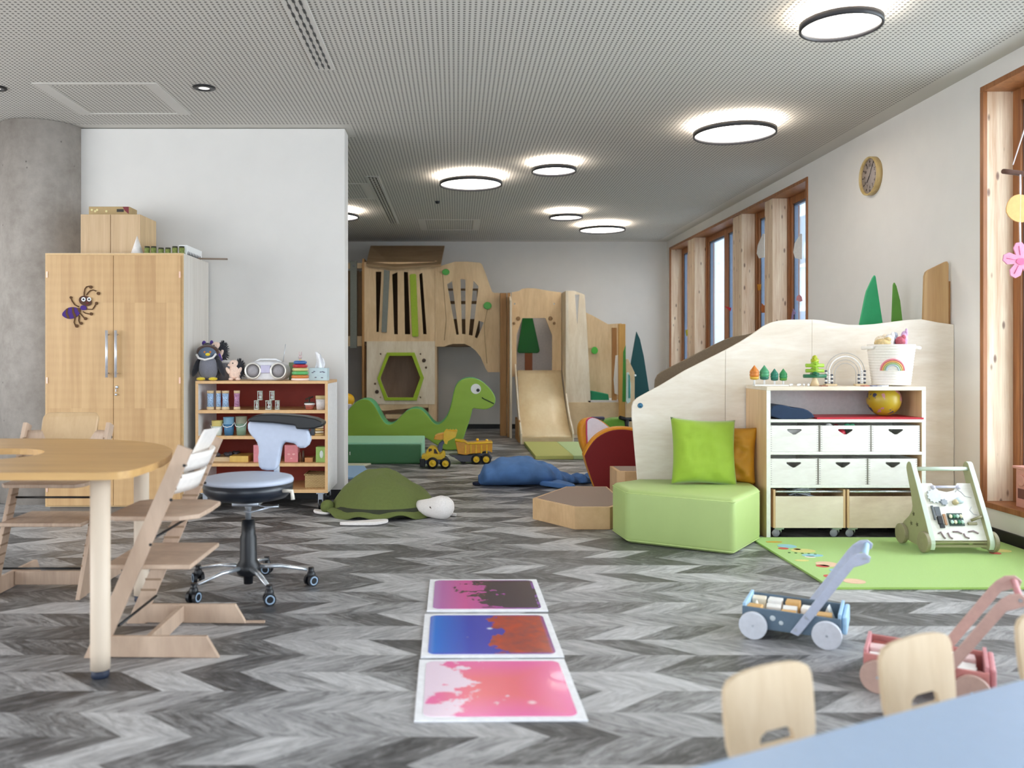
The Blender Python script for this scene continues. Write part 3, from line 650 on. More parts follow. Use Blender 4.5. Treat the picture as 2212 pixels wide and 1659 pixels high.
rs = thing('ring_stacker', 'stacking toy with coloured wooden rings on the open shelf', 'toy', (XD(648, 6.42), 6.43, SHZ))
obj('base', MB().lathe([(0.0001, 0), (0.062, 0), (0.068, 0.008), (0.064, 0.018), (0.0001, 0.018)], 32), mat('cream_lacquer', (240, 220, 206), 0.35), rs)
for i, (r, c) in enumerate((((0.064), (206, 124, 60)), (0.061, (92, 178, 104)), (0.058, (206, 196, 130)), (0.055, (178, 34, 44)), (0.048, (44, 96, 160)))):
    z = 0.03+i*0.0265
    obj('ring', MB().lathe([(r-0.03, z-0.010), (r-0.013, z-0.0134), (r-0.005, z-0.0115), (r, z-0.006), (r+0.002, z), (r, z+0.006), (r-0.005, z+0.0115), (r-0.013, z+0.0134), (r-0.03, z+0.010), (r-0.03, z-0.010)], 28), mat('ring_lacquer_%d' % i, c, 0.3, coat=0.3), rs)
obj('peg', MB().tube([(0, 0, 0.01), (0, 0, 0.165)], 0.008, 10), MAPLE, rs)
obj('rabbit_topper', MB().ell((0, 0, 0.175), (0.014, 0.012, 0.016)).ell((-0.007, 0, 0.2), (0.004, 0.004, 0.018)).ell((0.009, 0, 0.2), (0.004, 0.004, 0.018)), mat('grey_pink_lacquer', (196, 172, 172), 0.4), rs)
tb = thing('tissue_box', 'pale blue patterned tissue box with a white tissue sticking out', 'tissue box', (XD(687, 6.44), 6.44, SHZ))
obj('box', MB().box(-0.068, 0.068, 0, 0.11, 0, 0.094), mat('pale_blue_card', (188, 206, 212), 0.6), tb, 0.002)
m = MB()
for a, b in ((-0.04, 0.06), (-0.028, 0.068), (0.02, 0.064), (0.035, 0.066), (0.045, 0.062), (-0.018, 0.024), (0.03, 0.022)): m.ell((a, -0.001, b), (0.009, 0.001, 0.004), 8, 4)
obj('print', m, mat('grey_print', (110, 110, 130), 0.6), tb)
tis = MB()
tis.grid(lambda u, v: (-0.034+0.068*u+0.012*math.sin(v*3), 0.05+0.02*math.sin(u*9+v*3)*(0.3+v), 0.09+0.125*v*(0.8+0.2*math.sin(u*4+0.6))), 16, 8)
o = obj('tissue', tis, mat('tissue_paper', (246, 246, 248), 0.9), tb); sm = o.modifiers.new('thick', 'SOLIDIFY'); sm.thickness = 0.0015

# first compartment
z1 = SHX[0]
lab = ['blue rattle tube nearest the left shelf side', 'narrow blue rattle tube second from the left', 'blue rattle tube third from the left', 'purple patterned rattle tube standing apart on the right of the blue ones']
for i, (xx, r) in enumerate(((454, 0.028), (471.5, 0.021), (486.5, 0.028), (511, 0.024))):
    t = thing('rattle_tube', lab[i]+', upper shelf', 'toy', (XD(xx, 6.40), 6.41, z1), 0, 'wooden rattle tubes')
    obj('cap', MB().lathe([(0.0001, 0), (r*1.05, 0), (r*0.98, 0.022), (0.0001, 0.022)], 18), MAPLE, t)
    c = (150, 176, 206) if i < 3 else (168, 120, 150)
    obj('tube', MB().lathe([(r*0.9, 0.022), (r*0.78, 0.072), (r*0.9, 0.122)], 18), mat('patterned_tube_%d' % (i//3), c, 0.4, var=0.6, scale=130), t)
    obj('cap', MB().lathe([(0.0001, 0.122), (r*0.92, 0.122), (r*0.96, 0.142), (0.0001, 0.142)], 18), MAPLE, t)
hl = ['upper left', 'upper right', 'lower left', 'lower middle', 'lower right']
for i, (xx, zz, wd) in enumerate(((561, 0.071, 0.017), (587, 0.071, 0.017), (553.5, 0, 0.016), (580, 0, 0.022), (598.5, 0, 0.015))):
    t = thing('hourglass', hl[i]+' hourglass of the little stack on the upper shelf', 'hourglass', (XD(xx, 6.42), 6.43, z1+zz), 0, 'small wooden hourglasses')
    obj('frame', MB().box(-wd, wd, -wd, wd, 0, 0.006).box(-wd, wd, -wd, wd, 0.062, 0.068).tube([(-wd*.8, -wd*.8, 0), (-wd*.8, -wd*.8, 0.066)], 0.0028, 6).tube([(wd*.8, -wd*.8, 0), (wd*.8, -wd*.8, 0.066)], 0.0028, 6).tube([(wd*.8, wd*.8, 0), (wd*.8, wd*.8, 0.066)], 0.0028, 6), mat('pale_grey_green_wood', (190, 196, 184), 0.5), t)
    obj('bulb', MB().lathe([(0.0001, 0.007), (wd*.55, 0.012), (wd*.5, 0.026), (0.002, 0.034), (wd*.5, 0.044), (wd*.55, 0.056), (0.0001, 0.061)], 14), mat('hourglass_sand', (214, 216, 214), 0.2, var=0.3, scale=30), t)
ct = thing('play_crockery', 'stack of terracotta play bowls with white rims on the upper shelf', 'bowls', (XD(669, 6.43), 6.43, z1))
obj('bowl', MB().lathe([(0.026, 0), (0.034, 0.02), (0.030, 0.02)], 22), mat('terracotta', (160, 78, 58), 0.6), ct)
obj('bowl', MB().lathe([(0.030, 0.02), (0.036, 0.034), (0.032, 0.034)], 22), mat('terracotta_rose', (176, 108, 92), 0.6), ct)
obj('rim', MB().lathe([(0.030, 0.034), (0.040, 0.038), (0.040, 0.046), (0.0001, 0.046)], 22), WHITEP, ct)
single('metal_figure', 'small dark metal figure behind the terracotta bowls', 'toy', MB().tube([(0, 0, 0), (0, 0, 0.09)], 0.006, 6).tube([(-0.03, 0, 0.07), (0.03, 0, 0.09)], 0.006, 6).box(-0.035, 0.035, -0.01, 0.01, 0, 0.05), mat('dark_olive_metal', (60, 54, 40), 0.5), (XD(668, 6.55), 6.55, z1))
cu = thing('toy_cup', 'white paper cup with tan top ring at the right of the upper shelf', 'cup', (XD(692, 6.42), 6.43, z1))
obj('cup', MB().lathe([(0.0001, 0), (0.030, 0), (0.036, 0.078)], 24), mat('cup_white_grey', (216, 208, 204), 0.5, var=0.1, scale=80), cu)
obj('top_ring', MB().lathe([(0.037, 0.078), (0.037, 0.104), (0.0001, 0.104)], 24), mat('cup_tan', (196, 176, 126), 0.6), cu)
# second compartment: buckets and rings
z2 = SHX[1]
def bucket(loc, c1, c2, label, h=0.12, band=None):
    t = thing('toy_bucket', label, 'bucket', loc, 0, 'toy buckets')
    n = label.split()[0]
    obj('body', MB().lathe([(0.0001, 0), (0.032, 0), (0.041, h*0.62)], 24), mat('bucket_%s' % n, c1, 0.45), t)
    obj('upper_cup', MB().lathe([(0.042, h*0.62), (0.045, h*0.64), (0.040, h*0.66), (0.043, h), (0.039, h), (0.036, h*0.7)], 24), mat('bucket_upper_%s' % n, c2, 0.45), t)
    obj('handle', MB().tube([(-0.046, -0.012, h*0.66), (-0.03, -0.042, h*0.5), (0.0, -0.052, h*0.46), (0.03, -0.042, h*0.52), (0.046, -0.012, h*0.72)], 0.0028, 6), WHITEP, t)
bucket((XD(469, 6.42), 6.43, z2), (214, 222, 212), (212, 192, 118), 'cream toy bucket with mustard top, left of the blue bucket', 0.11)
bucket((XD(494, 6.42), 6.43, z2), (62, 112, 150), (122, 160, 186), 'blue toy bucket with pale blue cup stacked in it', 0.135)
bucket((XD(520.5, 6.42), 6.43, z2), (122, 146, 124), (140, 140, 120), 'sage toy bucket right of the blue one', 0.14)
rp = thing('stacked_rings', 'stack of pale wooden rings at the right end of the middle shelf', 'rings', (XD(689, 6.42), 6.43, z2))
for i in range(4): obj('ring', MB().lathe([(0.018, i*0.018), (0.033, i*0.018), (0.033, i*0.018+0.012), (0.018, i*0.018+0.012), (0.018, i*0.018)], 20), mat('ring_wood_%d' % (i % 2), ((206, 174, 110), (228, 216, 190))[i % 2], 0.5), rp)
# third compartment
z3 = SHX[2]
pz = thing('wooden_puzzle', 'stack of wooden puzzle boards on the lower shelf behind the high chair', 'puzzle', (XD(503, 6.45), 6.45, z3))
obj('board', MB().box(-0.15, 0.02, 0, 0.22, 0, 0.034), MAPLE, pz, 0.003)
obj('board', MB().box(-0.02, 0.12, -0.02, 0.2, 0, 0.045), wood('yellow_board', (214, 180, 96), (190, 150, 70)), pz, 0.003)
m = MB(); r3 = random.Random(2)
for i in range(9): a = r3.uniform(-0.13, 0.0); m.ell((a, r3.uniform(0.03, 0.18), 0.048), (0.02, 0.02, 0.016), 8, 6)
obj('pieces', m, mat('dark_puzzle_pieces', (70, 66, 74), 0.5, var=0.5, scale=20), pz)
single('pink_box', 'narrow pink box on the lower shelf left of the stool backrest', 'box', MB().box(-0.03, 0.03, 0, 0.12, 0, 0.128), mat('rose_card', (206, 128, 136), 0.6), (XD(556, 6.42), 6.42, z3), bev=0.002)
t = thing('music_box', 'larger pink box with faint round print right of the stool backrest', 'box', (XD(629, 6.42), 6.42, z3))
obj('box', MB().box(-0.05, 0.05, 0, 0.09, 0, 0.128), mat('rose_card2', (200, 120, 124), 0.6), t, 0.003)
obj('print', MB().ell((-0.018, 0, 0.06), (0.012, 0.0015, 0.008), 10, 4).ell((0.018, 0, 0.06), (0.012, 0.0015, 0.008), 10, 4).ell((0, 0, 0.028), (0.009, 0.0015, 0.007), 10, 4), mat('rose_print', (222, 160, 158), 0.6), t)
for i, (xx, h, wd, c) in enumerate(((648, 0.07, 0.008, (110, 72, 50)), (655, 0.085, 0.008, (70, 48, 34)))):
    single('wooden_peg', ['brown', 'dark brown'][i]+' wooden peg between the pink and green boxes', 'peg', MB().lathe([(0.0001, 0), (wd, 0), (wd, h), (0.0001, h)], 12), mat('peg_%d' % i, c, 0.5), (XD(xx, 6.44), 6.44, z3))
single('wooden_block', 'small tan wooden block on the lower shelf beside the green box', 'block', MB().box(-0.03, 0.03, 0, 0.05, 0, 0.034), wood('tan_block', (196, 140, 86), (170, 112, 64)), (XD(667, 6.42), 6.42, z3), bev=0.002)
t = thing('green_box', 'light green box with pale print at the right end of the lower shelf', 'box', (XD(692, 6.41), 6.41, z3))
obj('box', MB().box(-0.034, 0.034, 0, 0.08, 0, 0.115), mat('leaf_green_card', (146, 178, 96), 0.6), t, 0.002)
obj('print', MB().ell((0.008, 0, 0.06), (0.014, 0.0015, 0.03), 10, 6), mat('pale_print', (206, 216, 210), 0.6), t)
bs = thing('wicker_basket', 'rectangular woven straw basket on the bottom board of the open shelf', 'basket', (XD(681, 6.42), 6.42, zb+0.025))
g = G('woven_straw'); s_ = g.n('ShaderNodeSeparateXYZ', {0: g.coord()})
wv = g.math('MULTIPLY', g.math('SINE', g.math('MULTIPLY', s_.outputs[2], 520.0)), g.math('SINE', g.math('MULTIPLY', g.math('ADD', s_.outputs[0], s_.outputs[1]), 260.0)))
g.set('Base Color', g.ramp(g.math('MULTIPLY_ADD', wv, 0.5, 0.5), [(0.0, c3(146, 116, 74)), (1.0, c3(206, 178, 126))])); g.set('Roughness', 0.8); g.bump(wv, 0.6, 0.004)
obj('body', MB().box(-0.078, 0.078, 0, 0.20, 0, 0.10), g.m, bs, 0.008)
obj('rim', MB().tube([(-0.08, 0, 0.10), (0.08, 0, 0.10), (0.08, 0.2, 0.10), (-0.08, 0.2, 0.10)], 0.006, 8, closed=True), g.m, bs)

# ---- doctor's stool with side backrest
st = thing('swivel_stool', 'blue-grey swivel stool with T-shaped backrest and five castors', 'stool', (-1.02, 4.23, 0))
NAVY = mat('navy_black_vinyl', (20, 28, 40), 0.35, coat=0.2); PADB = mat('blue_grey_vinyl', (188, 196, 214), 0.45, var=0.03); STEM = mat('black_nylon', (18, 20, 26), 0.4)
obj('hub', MB().lathe([(0.0001, 0.03), (0.022, 0.03), (0.024, 0.07), (0.05, 0.075), (0.062, 0.10), (0.056, 0.125), (0.042, 0.145), (0.040, 0.26), (0.034, 0.275), (0.032, 0.345), (0.0001, 0.347)], 32), STEM, st)
obj('gas_lift', MB().lathe([(0.014, 0.33), (0.014, 0.40), (0.018, 0.402), (0.02, 0.44)], 20), CHROME, st)
for k in range(5):
    a = math.radians(13.5+72*k); d = Vector((math.cos(a), math.sin(a), 0)); q = Vector((-d.y, d.x, 0))
    arm = obj('base_arm', MB().tube([d*0.05+Vector((0, 0, 0.112)), d*0.16+Vector((0, 0, 0.108)), d*0.285+Vector((0, 0, 0.082))], [0.017, 0.014, 0.011], 10, flat=0.7), CHROME, st)
    c0 = d*0.305; aw = a+0.5+k; sd = Vector((-math.sin(aw), math.cos(aw), 0))
    m = MB().tube([c0+Vector((0, 0, 0.05)), c0+Vector((0, 0, 0.092))], 0.014, 10).ell((c0.x, c0.y, 0.052), (0.022, 0.022, 0.03), 12, 8)
    for sg in (-1, 1): m.tube([c0+sd*sg*0.010+Vector((0, 0, 0.028)), c0+sd*sg*0.026+Vector((0, 0, 0.028))], 0.028, 20, smooth=False)
    cs = obj('castor', m, STEM, arm)
    for sg in (-1, 1):
        m = MB().lathe([(0.0155, 0), (0.022, 0), (0.022, 0.002), (0.0155, 0.002), (0.0155, 0)], 22)
        Q = Matrix.Translation(c0+sd*sg*0.0258+Vector((0, 0, 0.028))) @ (sd*sg).to_track_quat('Z', 'Y').to_matrix().to_4x4()
        m.v = [tuple(Q @ Vector(v)) for v in m.v]
        obj('castor_ring', m, mat('pale_blue_grey_plastic', (150, 172, 196), 0.4), cs)
obj('seat_shell', MB().lathe([(0.0001, 0.435), (0.10, 0.436), (0.185, 0.455), (0.214, 0.485), (0.219, 0.53)], 56), NAVY, st)
obj('seat_pad', MB().lathe([(0.219, 0.53), (0.2195, 0.542), (0.212, 0.552), (0.19, 0.557), (0.0001, 0.560)], 56), PADB, st)
obj('mechanism', MB().box(-0.07, 0.06, -0.05, 0.05, 0.415, 0.437, bev=0.005).tube([(0.02, -0.02, 0.425), (0.10, -0.06, 0.415), (0.15, -0.02, 0.41), (0.145, 0.02, 0.41), (0.03, -0.09, 0.395), (0.0, -0.08, 0.398)], 0.004, 6), STEEL, st)
obj('side_lever', MB().tube([(0.19, -0.10, 0.50), (0.235, -0.11, 0.50), (0.24, -0.11, 0.46)], 0.010, 8), mat('ivory_knob', (232, 226, 214), 0.4), st)
dB = 4.44
ol = [(860, 300), (845, 345), (845, 400), (862, 450), (900, 500), (940, 540), (965, 580), (985, 640), (990, 700), (980, 780), (985, 850), (995, 905), (1030, 938), (1100, 952), (1180, 950), (1225, 930), (1245, 880), (1262, 780), (1285, 650), (1310, 590), (1350, 578), (1480, 600), (1500, 640), (1540, 658), (1600, 655), (1645, 620), (1668, 560), (1668, 480), (1640, 410), (1600, 400), (1490, 350), (1200, 318)]
bp = obj('backrest_pad', MB().prism(px(ol, dB, 6.144, 400, 860), 'y', dB-0.035, dB+0.035), PADB, st, 0.016, True, seg=4)
ol = [(862, 300), (880, 262), (940, 228), (1040, 208), (1200, 205), (1400, 215), (1600, 232), (1750, 262), (1840, 300), (1856, 335), (1830, 370), (1740, 392), (1600, 402), (1500, 398), (1488, 352), (1200, 318)]
obj('arm_cushion', MB().prism(px(ol, dB-0.01, 6.144, 400, 860), 'y', dB-0.075, dB+0.045), mat('black_leatherette', (16, 15, 16), 0.38), st, 0.018, True, seg=4)
obj('arm_hinge', MB().box(XD(672, dB), XD(680, dB), dB-0.02, dB+0.02, ZD(940, dB), ZD(918, dB)), NAVY, st, 0.004, True)
obj('backrest_post', MB().box(XD(592, dB), XD(604, dB), dB-0.008, dB+0.008, 0.44, ZD(1005, dB)), CHROME, st, 0.003, True)
obj('post_bracket', MB().box(XD(592, dB), XD(604, dB), 4.25, dB, 0.436, 0.444), CHROME, st, 0.002, True)

# ---- kidney table with cut-out bowl hole
tb_ = thing('toddler_table', 'beech toddler table with round cut-out and white legs at the left edge', 'table', (-2.0, 3.6, 0))
zt = 0.744
out = [(-2.9, 2.955), (-1.25, 2.955), (-1.215, 2.958), (-1.188, 2.966), (-1.165, 2.98), (-1.148, 3.0), (-1.137, 3.025), (-1.132, 3.06), (-1.128, 3.15), (-1.13, 3.30), (-1.15, 3.45), (-1.185, 3.60), (-1.235, 3.74), (-1.31, 3.88), (-1.41, 4.0), (-1.53, 4.09), (-1.70, 4.17), (-1.9, 4.205), (-2.9, 4.215)]
for _ in range(2):
    q = [out[0]]
    for a, b in zip(out, out[1:]): q += [(a[0]*.75+b[0]*.25, a[1]*.75+b[1]*.25), (a[0]*.25+b[0]*.75, a[1]*.25+b[1]*.75)]
    out = q+[out[-1]]
hole = circ(-1.93, 3.52, 0.225, 40)
tm = MB(); tm.plate([out, hole], 'z', zt-0.026, zt)
obj('tabletop', tm, wood('golden_beech_top', (208, 166, 106), (188, 144, 88), (0.12, 1, 1), 14, 0.38), tb_, 0.007, True, seg=3)
LEGM = mat('whitewashed_round_leg', (214, 196, 176), 0.5, var=0.04, scale=10, stretch=(1, 1, 0.1))
for x, y in ((-1.268, 3.07), (-1.472, 4.03), (-2.75, 3.07), (-2.6, 4.03)):
    l = obj('leg', MB().lathe([(0.0335, 0.03), (0.034, 0.1), (0.034, zt-0.026)], 32, (x, y, 0)), LEGM, tb_, 0, True)
    obj('rubber_foot', MB().lathe([(0.027, 0.0), (0.031, 0.005), (0.031, 0.03)], 24, (x, y, 0)), mat('navy_rubber', (24, 34, 56), 0.6), l, 0, True)

# ---- high chairs
def high_chair(label, loc, rz, highback):
    t = thing('high_chair', label, 'high chair', loc, rz, 'wooden high chairs')
    for sg in (-1, 1):
        y0 = sg*0.222; y1 = y0-sg*0.020
        rail = obj('side_rail', MB().prism([(-0.256, 0.0), (-0.17, 0.0), (-0.176, 0.082-0.08), (-0.151, 0.082), (0.152, 0.788), (0.10, 0.808)], 'y', y0, y1), HIGHCH, t, 0.003)
        m = MB()
        for k in range(14):
            z = 0.14+k*0.045; x = -0.256+z*0.441
            m.box(x-0.001, x+0.066, y1-sg*0.0005, y1+sg*0.004, z, z+0.009)
        obj('groove', m, mat('groove_shadow_wood', (150, 124, 100), 0.6), rail)
        obj('screw', MB().tube([(-0.003, y0+sg*0.001, 0.43), (-0.003, y0-sg*0.003, 0.43)], 0.006, 10).tube([(0.075, y0+sg*0.001, 0.60), (0.075, y0-sg*0.003, 0.60)], 0.006, 10).tube([(0.125, y0+sg*0.001, 0.73), (0.125, y0-sg*0.003, 0.73)], 0.006, 10), BLACK, rail)
        obj('floor_runner', MB().prism([(-0.19, 0.004), (0.257, 0.0), (0.209, 0.082), (-0.151, 0.082)], 'y', y0+sg*0.0005, y1-sg*0.0005), HIGHCH, t, 0.003)
    zs_, zf = 0.533, 0.348
    sp_ = [(-0.19, -0.17), (-0.15, -0.20), (0.10, -0.20), (0.162, -0.15), (0.168, 0), (0.162, 0.15), (0.10, 0.20), (-0.15, 0.20), (-0.19, 0.17)]
    obj('seat', MB().prism(sp_, 'z', zs_-0.018, zs_), HIGHCH, t, 0.004)
    obj('footplate', MB().prism([(-0.19, -0.20), (0.142, -0.20), (0.142, 0.20), (-0.19, 0.20)], 'z', zf-0.018, zf), HIGHCH, t, 0.004)
    for z0, z1 in ((0.615, 0.685), (0.70, 0.765)):
        xm = -0.256+(z0+z1)/2*0.441+0.03
        m = MB(); m.grid(lambda u, v, z0=z0, z1=z1, xm=xm: (xm+0.05*math.sin(PI*u)+0.03*(v-0.5), -0.205+0.41*u, z0+(z1-z0)*v), 20, 4)
        o = obj('back_slat', m, HIGHCH if rz else mat('light_whitened_wood', (236, 230, 224), 0.4), t); sm = o.modifiers.new('t', 'SOLIDIFY'); sm.thickness = 0.012; sm.offset = 0  # slats at the table end are whitened to paint in the light on them
    if highback:
        m = MB(); m.prism(rrect(-0.145, 0.145, 0.66, 0.855, 0.035, 5), 'x', 0.0, 0.012)
        m.v = [(x+0.115+(z-0.66)*0.30-0.9*y*y, y, z) for x, y, z in m.v]
        obj('high_back', m, wood('tan_high_back', (200, 170, 130), (184, 152, 112), (1, 1, 0.1), 12) if rz else mat('light_whitened_wood', (236, 230, 224), 0.4), t, 0.004)
    obj('cross_bar', MB().box(-0.03, -0.008, -0.20, 0.20, 0.012, 0.078), HIGHCH, t, 0.003)
    for x, z in ((-0.01, 0.443), (-0.13, 0.118)):
        obj('tie_rod', MB().tube([(x, -0.205, z), (x, 0.205, z)], 0.0055, 8), BLACK, t)
    return t
high_chair('pale wooden high chair at the right end of the toddler table, facing it', (-1.155, 3.485, 0), 0, False)
h1 = [o for o in COL.objects if o.name.startswith('high_chair')][0]
m = MB(); m.prism([(-0.105, 0.72), (0.105, 0.72), (0.115, 0.845), (-0.115, 0.855)], 'x', 0.0, 0.010)
m.v = [(x+0.095+(z-0.72)*0.55-0.8*y*y, y+0.03, z) for x, y, z in m.v]
obj('high_back', m, mat('light_whitened_wood', (236, 230, 224), 0.4), h1, 0.004)  # white tone carries the bright light on this panel
obj('glider', MB().box(0.25, 0.335, 0.205, 0.219, 0.0, 0.01), HIGHCH, h1, 0.002)
high_chair('wooden high chair with tan rounded backrest behind the toddler table', (-1.99, 4.30, 0), PI/2, True)
# ================================================================== middle of the room
# ---- liquid floor tiles
def tile_mat(name, kind):
    g = G(name); c = g.coord(); s = g.n('ShaderNodeSeparateXYZ', {0: c})
    n1 = g.noise(c, 7, 5, 0.62, 0.4); n2 = g.noise(g.coord(loc=(3, 5, 1)), 16, 4, 0.6)
    u = g.math('DIVIDE', s.outputs[0], 0.54)                      # -0.5 .. 0.5
    v = g.math('DIVIDE', s.outputs[1], 0.54)
    rad = g.math('MAXIMUM', g.math('ABSOLUTE', u), g.math('ABSOLUTE', v))
    def blob(thr_expr, a, b, w=0.025): return g.mix(g.ramp(thr_expr, [(0.5-w, (0, 0, 0, 1)), (0.5+w, (1, 1, 1, 1))]), a, b)
    if kind == 0:     # pink and coral with white islands on the left
        basec = g.ramp(g.math('ADD', g.math('MULTIPLY', g.math('SUBTRACT', 0.5, rad), 1.6), 0.15), [(0.0, c3(234, 116, 196)), (0.3, c3(236, 106, 164)), (0.75, c3(238, 112, 124))])
        e = g.math('ADD', g.math('MULTIPLY', g.math('SUBTRACT', n1, 0.5), 1.5), g.math('ADD', g.math('MULTIPLY', u, -1.15), g.math('MULTIPLY_ADD', g.math('SUBTRACT', n2, 0.5), 0.7, 0.25)))
        col = blob(e, basec, c3(240, 216, 232), 0.04)
        d = g.n('ShaderNodeVectorMath', {0: c, 1: (0.11, -0.14, 0)}, operation='DISTANCE').outputs['Value']
        col = g.mix(g.ramp(d, [(0.010, (1, 1, 1, 1)), (0.02, (0, 0, 0, 1))]), col, c3(250, 210, 220))
    elif kind == 1:   # blue on the left, rust red on the right
        basec = g.ramp(g.math('ADD', u, 0.5), [(0.0, c3(150, 190, 236)), (0.09, c3(40, 118, 216)), (0.35, c3(50, 66, 184)), (0.6, c3(72, 62, 170))])
        e = g.math('ADD', g.math('MULTIPLY', g.math('SUBTRACT', n1, 0.5), 1.5), g.math('MULTIPLY_ADD', u, 2.4, 0.38))
        red = g.ramp(n2, [(0.35, c3(150, 66, 58)), (0.65, c3(190, 70, 44))])
        col = blob(e, basec, red)
        col = g.mix(g.ramp(rad, [(0.42, (0, 0, 0, 1)), (0.46, (0.7, 0.7, 0.7, 1))]), col, c3(96, 84, 190))
        for q, rr in (((0.005, 0.06, 0), 0.014), ((-0.09, -0.05, 0), 0.007)):
            d = g.n('ShaderNodeVectorMath', {0: c, 1: q}, operation='DISTANCE').outputs['Value']
            col = g.mix(g.ramp(d, [(rr*0.7, (1, 1, 1, 1)), (rr*1.2, (0, 0, 0, 1))]), col, c3(226, 226, 240))
    else:             # lilac pink on the left, charcoal on the right
        basec = g.ramp(g.math('ADD', u, 0.5), [(0.0, c3(190, 150, 204)), (0.12, c3(190, 110, 176)), (0.32, c3(212, 88, 158)), (0.7, c3(150, 80, 150)), (1.0, c3(130, 92, 160))])
        e = g.math('ADD', g.math('ADD', g.math('MULTIPLY', g.math('SUBTRACT', n1, 0.5), 2.2), g.math('MULTIPLY', g.math('SUBTRACT', n2, 0.5), 2.4)), g.math('ADD', g.math('MULTIPLY_ADD', u, 2.2, 0.62), g.math('MULTIPLY', g.math('GREATER_THAN', rad, 0.43), -1.2)))
        col = blob(e, basec, c3(66, 52, 62))
        col = g.mix(g.ramp(g.math('ADD', n2, g.math('MULTIPLY', g.math('ABSOLUTE', g.math('ADD', u, 0.04)), -0.8)), [(0.62, (0, 0, 0, 1)), (0.66, (1, 1, 1, 1))]), col, c3(206, 60, 110))
    g.set('Base Color', col); g.set('Roughness', 0.22); g.set('Coat Weight', 0.15)
    return g.m
TW_ = mat('white_vinyl_tile_edge', (240, 240, 244), 0.4)
for (x, y, rz, lab, k) in ((0.138, 2.960, 0.012, 'liquid floor tile swirling pink and coral with white islands, nearest the camera', 0),
                           (0.136, 3.530, 0.008, 'liquid floor tile half blue and half rust red, middle of the three', 1),
                           (0.140, 4.122, 0.004, 'liquid floor tile lilac and charcoal, farthest of the three', 2)):
    t = thing('floor_tile', lab, 'floor tile', (x, y, 0.0005), rz, 'liquid sensory floor tiles')
    obj('base', MB().box(-0.272, 0.272, -0.272, 0.272, 0, 0.0075), TW_, t, 0.002)
    obj('liquid_window', MB().prism(rrect(-0.245, 0.245, -0.245, 0.245, 0.03, 6), 'z', 0.0074, 0.0092), tile_mat('liquid_%d' % k, k), t)

# ---- turtle cushion
def fb(p, s, seed=0): return mnoise.noise(Vector((p[0]*s+seed, p[1]*s, p[2]*s)))
OLV = mat('olive_cotton', (98, 108, 54), 0.9, var=0.05, scale=60, bump=0.15)
tt_ = thing('turtle_cushion', 'large olive green turtle floor cushion with white head and flippers', 'floor cushion', (-0.535, 6.39, 0))
m = MB(); nr, na = 22, 72; vs = []
for i in range(nr+1):
    r = i/nr
    for j in range(na):
        a = 2*PI*j/na; x = math.cos(a)*r; y = math.sin(a)*r
        X, Y = x*0.385, y*0.36
        Z = 0.215*(1-r**3.0)**0.85 if r < 1 else 0
        # the crown sits off centre and sags towards the head
        Z += 0.060*math.exp(-((x+0.12)**2*4+(y-0.1)**2*4))-0.035*max(0, x)*(1-r*r) + 0.014*math.sin(a*7+r*4)*r*(1-r*0.6)
        Z += 0.022*fb((X, Y, 0), 7)*(1-r*0.5)+0.008*fb((X, Y, 0), 20)-0.016*abs(math.sin(a*3.5+1.0+2*r))**0.5*r*(1-r)*2
        vs.append((X, Y, max(Z, 0)+0.045))
m.add(vs, [(i*na+j, i*na+(j+1) % na, (i+1)*na+(j+1) % na, (i+1)*na+j) for i in range(nr) for j in range(na)], 0, True)
obj('shell', m, OLV, tt_)
m = MB(); vs = []
for i in range(7):
    t = i/6
    for j in range(na*2):
        a = PI*j/na; wv = math.sin(a*9)*0.022+math.sin(a*4+1)*0.014
        r = 1.0-0.02+t*(0.17+0.35*abs(wv)*4*0.2)
        z = 0.052-0.035*t+wv*t*0.8+0.012*math.sin(t*PI)
        vs.append((math.cos(a)*0.385*r, math.sin(a)*0.36*r, max(z, 0.006)))
n2_ = na*2
m.add(vs, [(i*n2_+j, i*n2_+(j+1) % n2_, (i+1)*n2_+(j+1) % n2_, (i+1)*n2_+j) for i in range(6) for j in range(n2_)], 0, True)
o = obj('frill', m, OLV, tt_); sm = o.modifiers.new('t', 'SOLIDIFY'); sm.thickness = 0.008
obj('underside', MB().lathe([(0.37, 0.012), (0.385, 0.04), (0.36, 0.07)], 48), mat('dark_turtle_belly', (50, 54, 36), 0.9), tt_)
WPL = mat('white_turtle_plush', (232, 226, 222), 0.95, var=0.06, scale=120, bump=0.3)
hd = obj('head', MB().tube([(0.24, -0.17, 0.056), (0.30, -0.215, 0.062), (0.35, -0.255, 0.068), (0.395, -0.29, 0.076), (0.43, -0.32, 0.083), (0.46, -0.345, 0.083), (0.482, -0.362, 0.080), (0.497, -0.374, 0.077), (0.505, -0.380, 0.075)], [0.048, 0.058, 0.066, 0.076, 0.083, 0.080, 0.066, 0.042, 0.006], 28), WPL, tt_)
obj('eye', MB().tube([(0.352, -0.352, 0.092), (0.365, -0.363, 0.083), (0.378, -0.372, 0.080)], 0.005, 6), mat('brown_thread', (90, 70, 60), 0.8), hd)
def flipper(pts, name='flipper'):
    q = smooth_loop(pts, 2); mb = MB().prism(q, 'z', 0.003, 0.024)
    return obj(name, mb, WPL, tt_, 0.009, seg=3)
flipper([(-0.29, -0.555), (-0.14, -0.50), (0.0, -0.44), (0.07, -0.43), (0.065, -0.49), (0.0, -0.565), (-0.14, -0.575)])
flipper([(-0.36, -0.12), (-0.46, -0.06), (-0.52, -0.03), (-0.50, -0.12), (-0.44, -0.17), (-0.38, -0.18)])
flipper([(0.40, -0.15), (0.50, -0.22), (0.545, -0.235), (0.53, -0.20), (0.46, -0.10), (0.40, -0.08)])
obj('tail', MB().ell((-0.40, -0.13, 0.055), (0.05, 0.06, 0.05)), OLV, tt_)

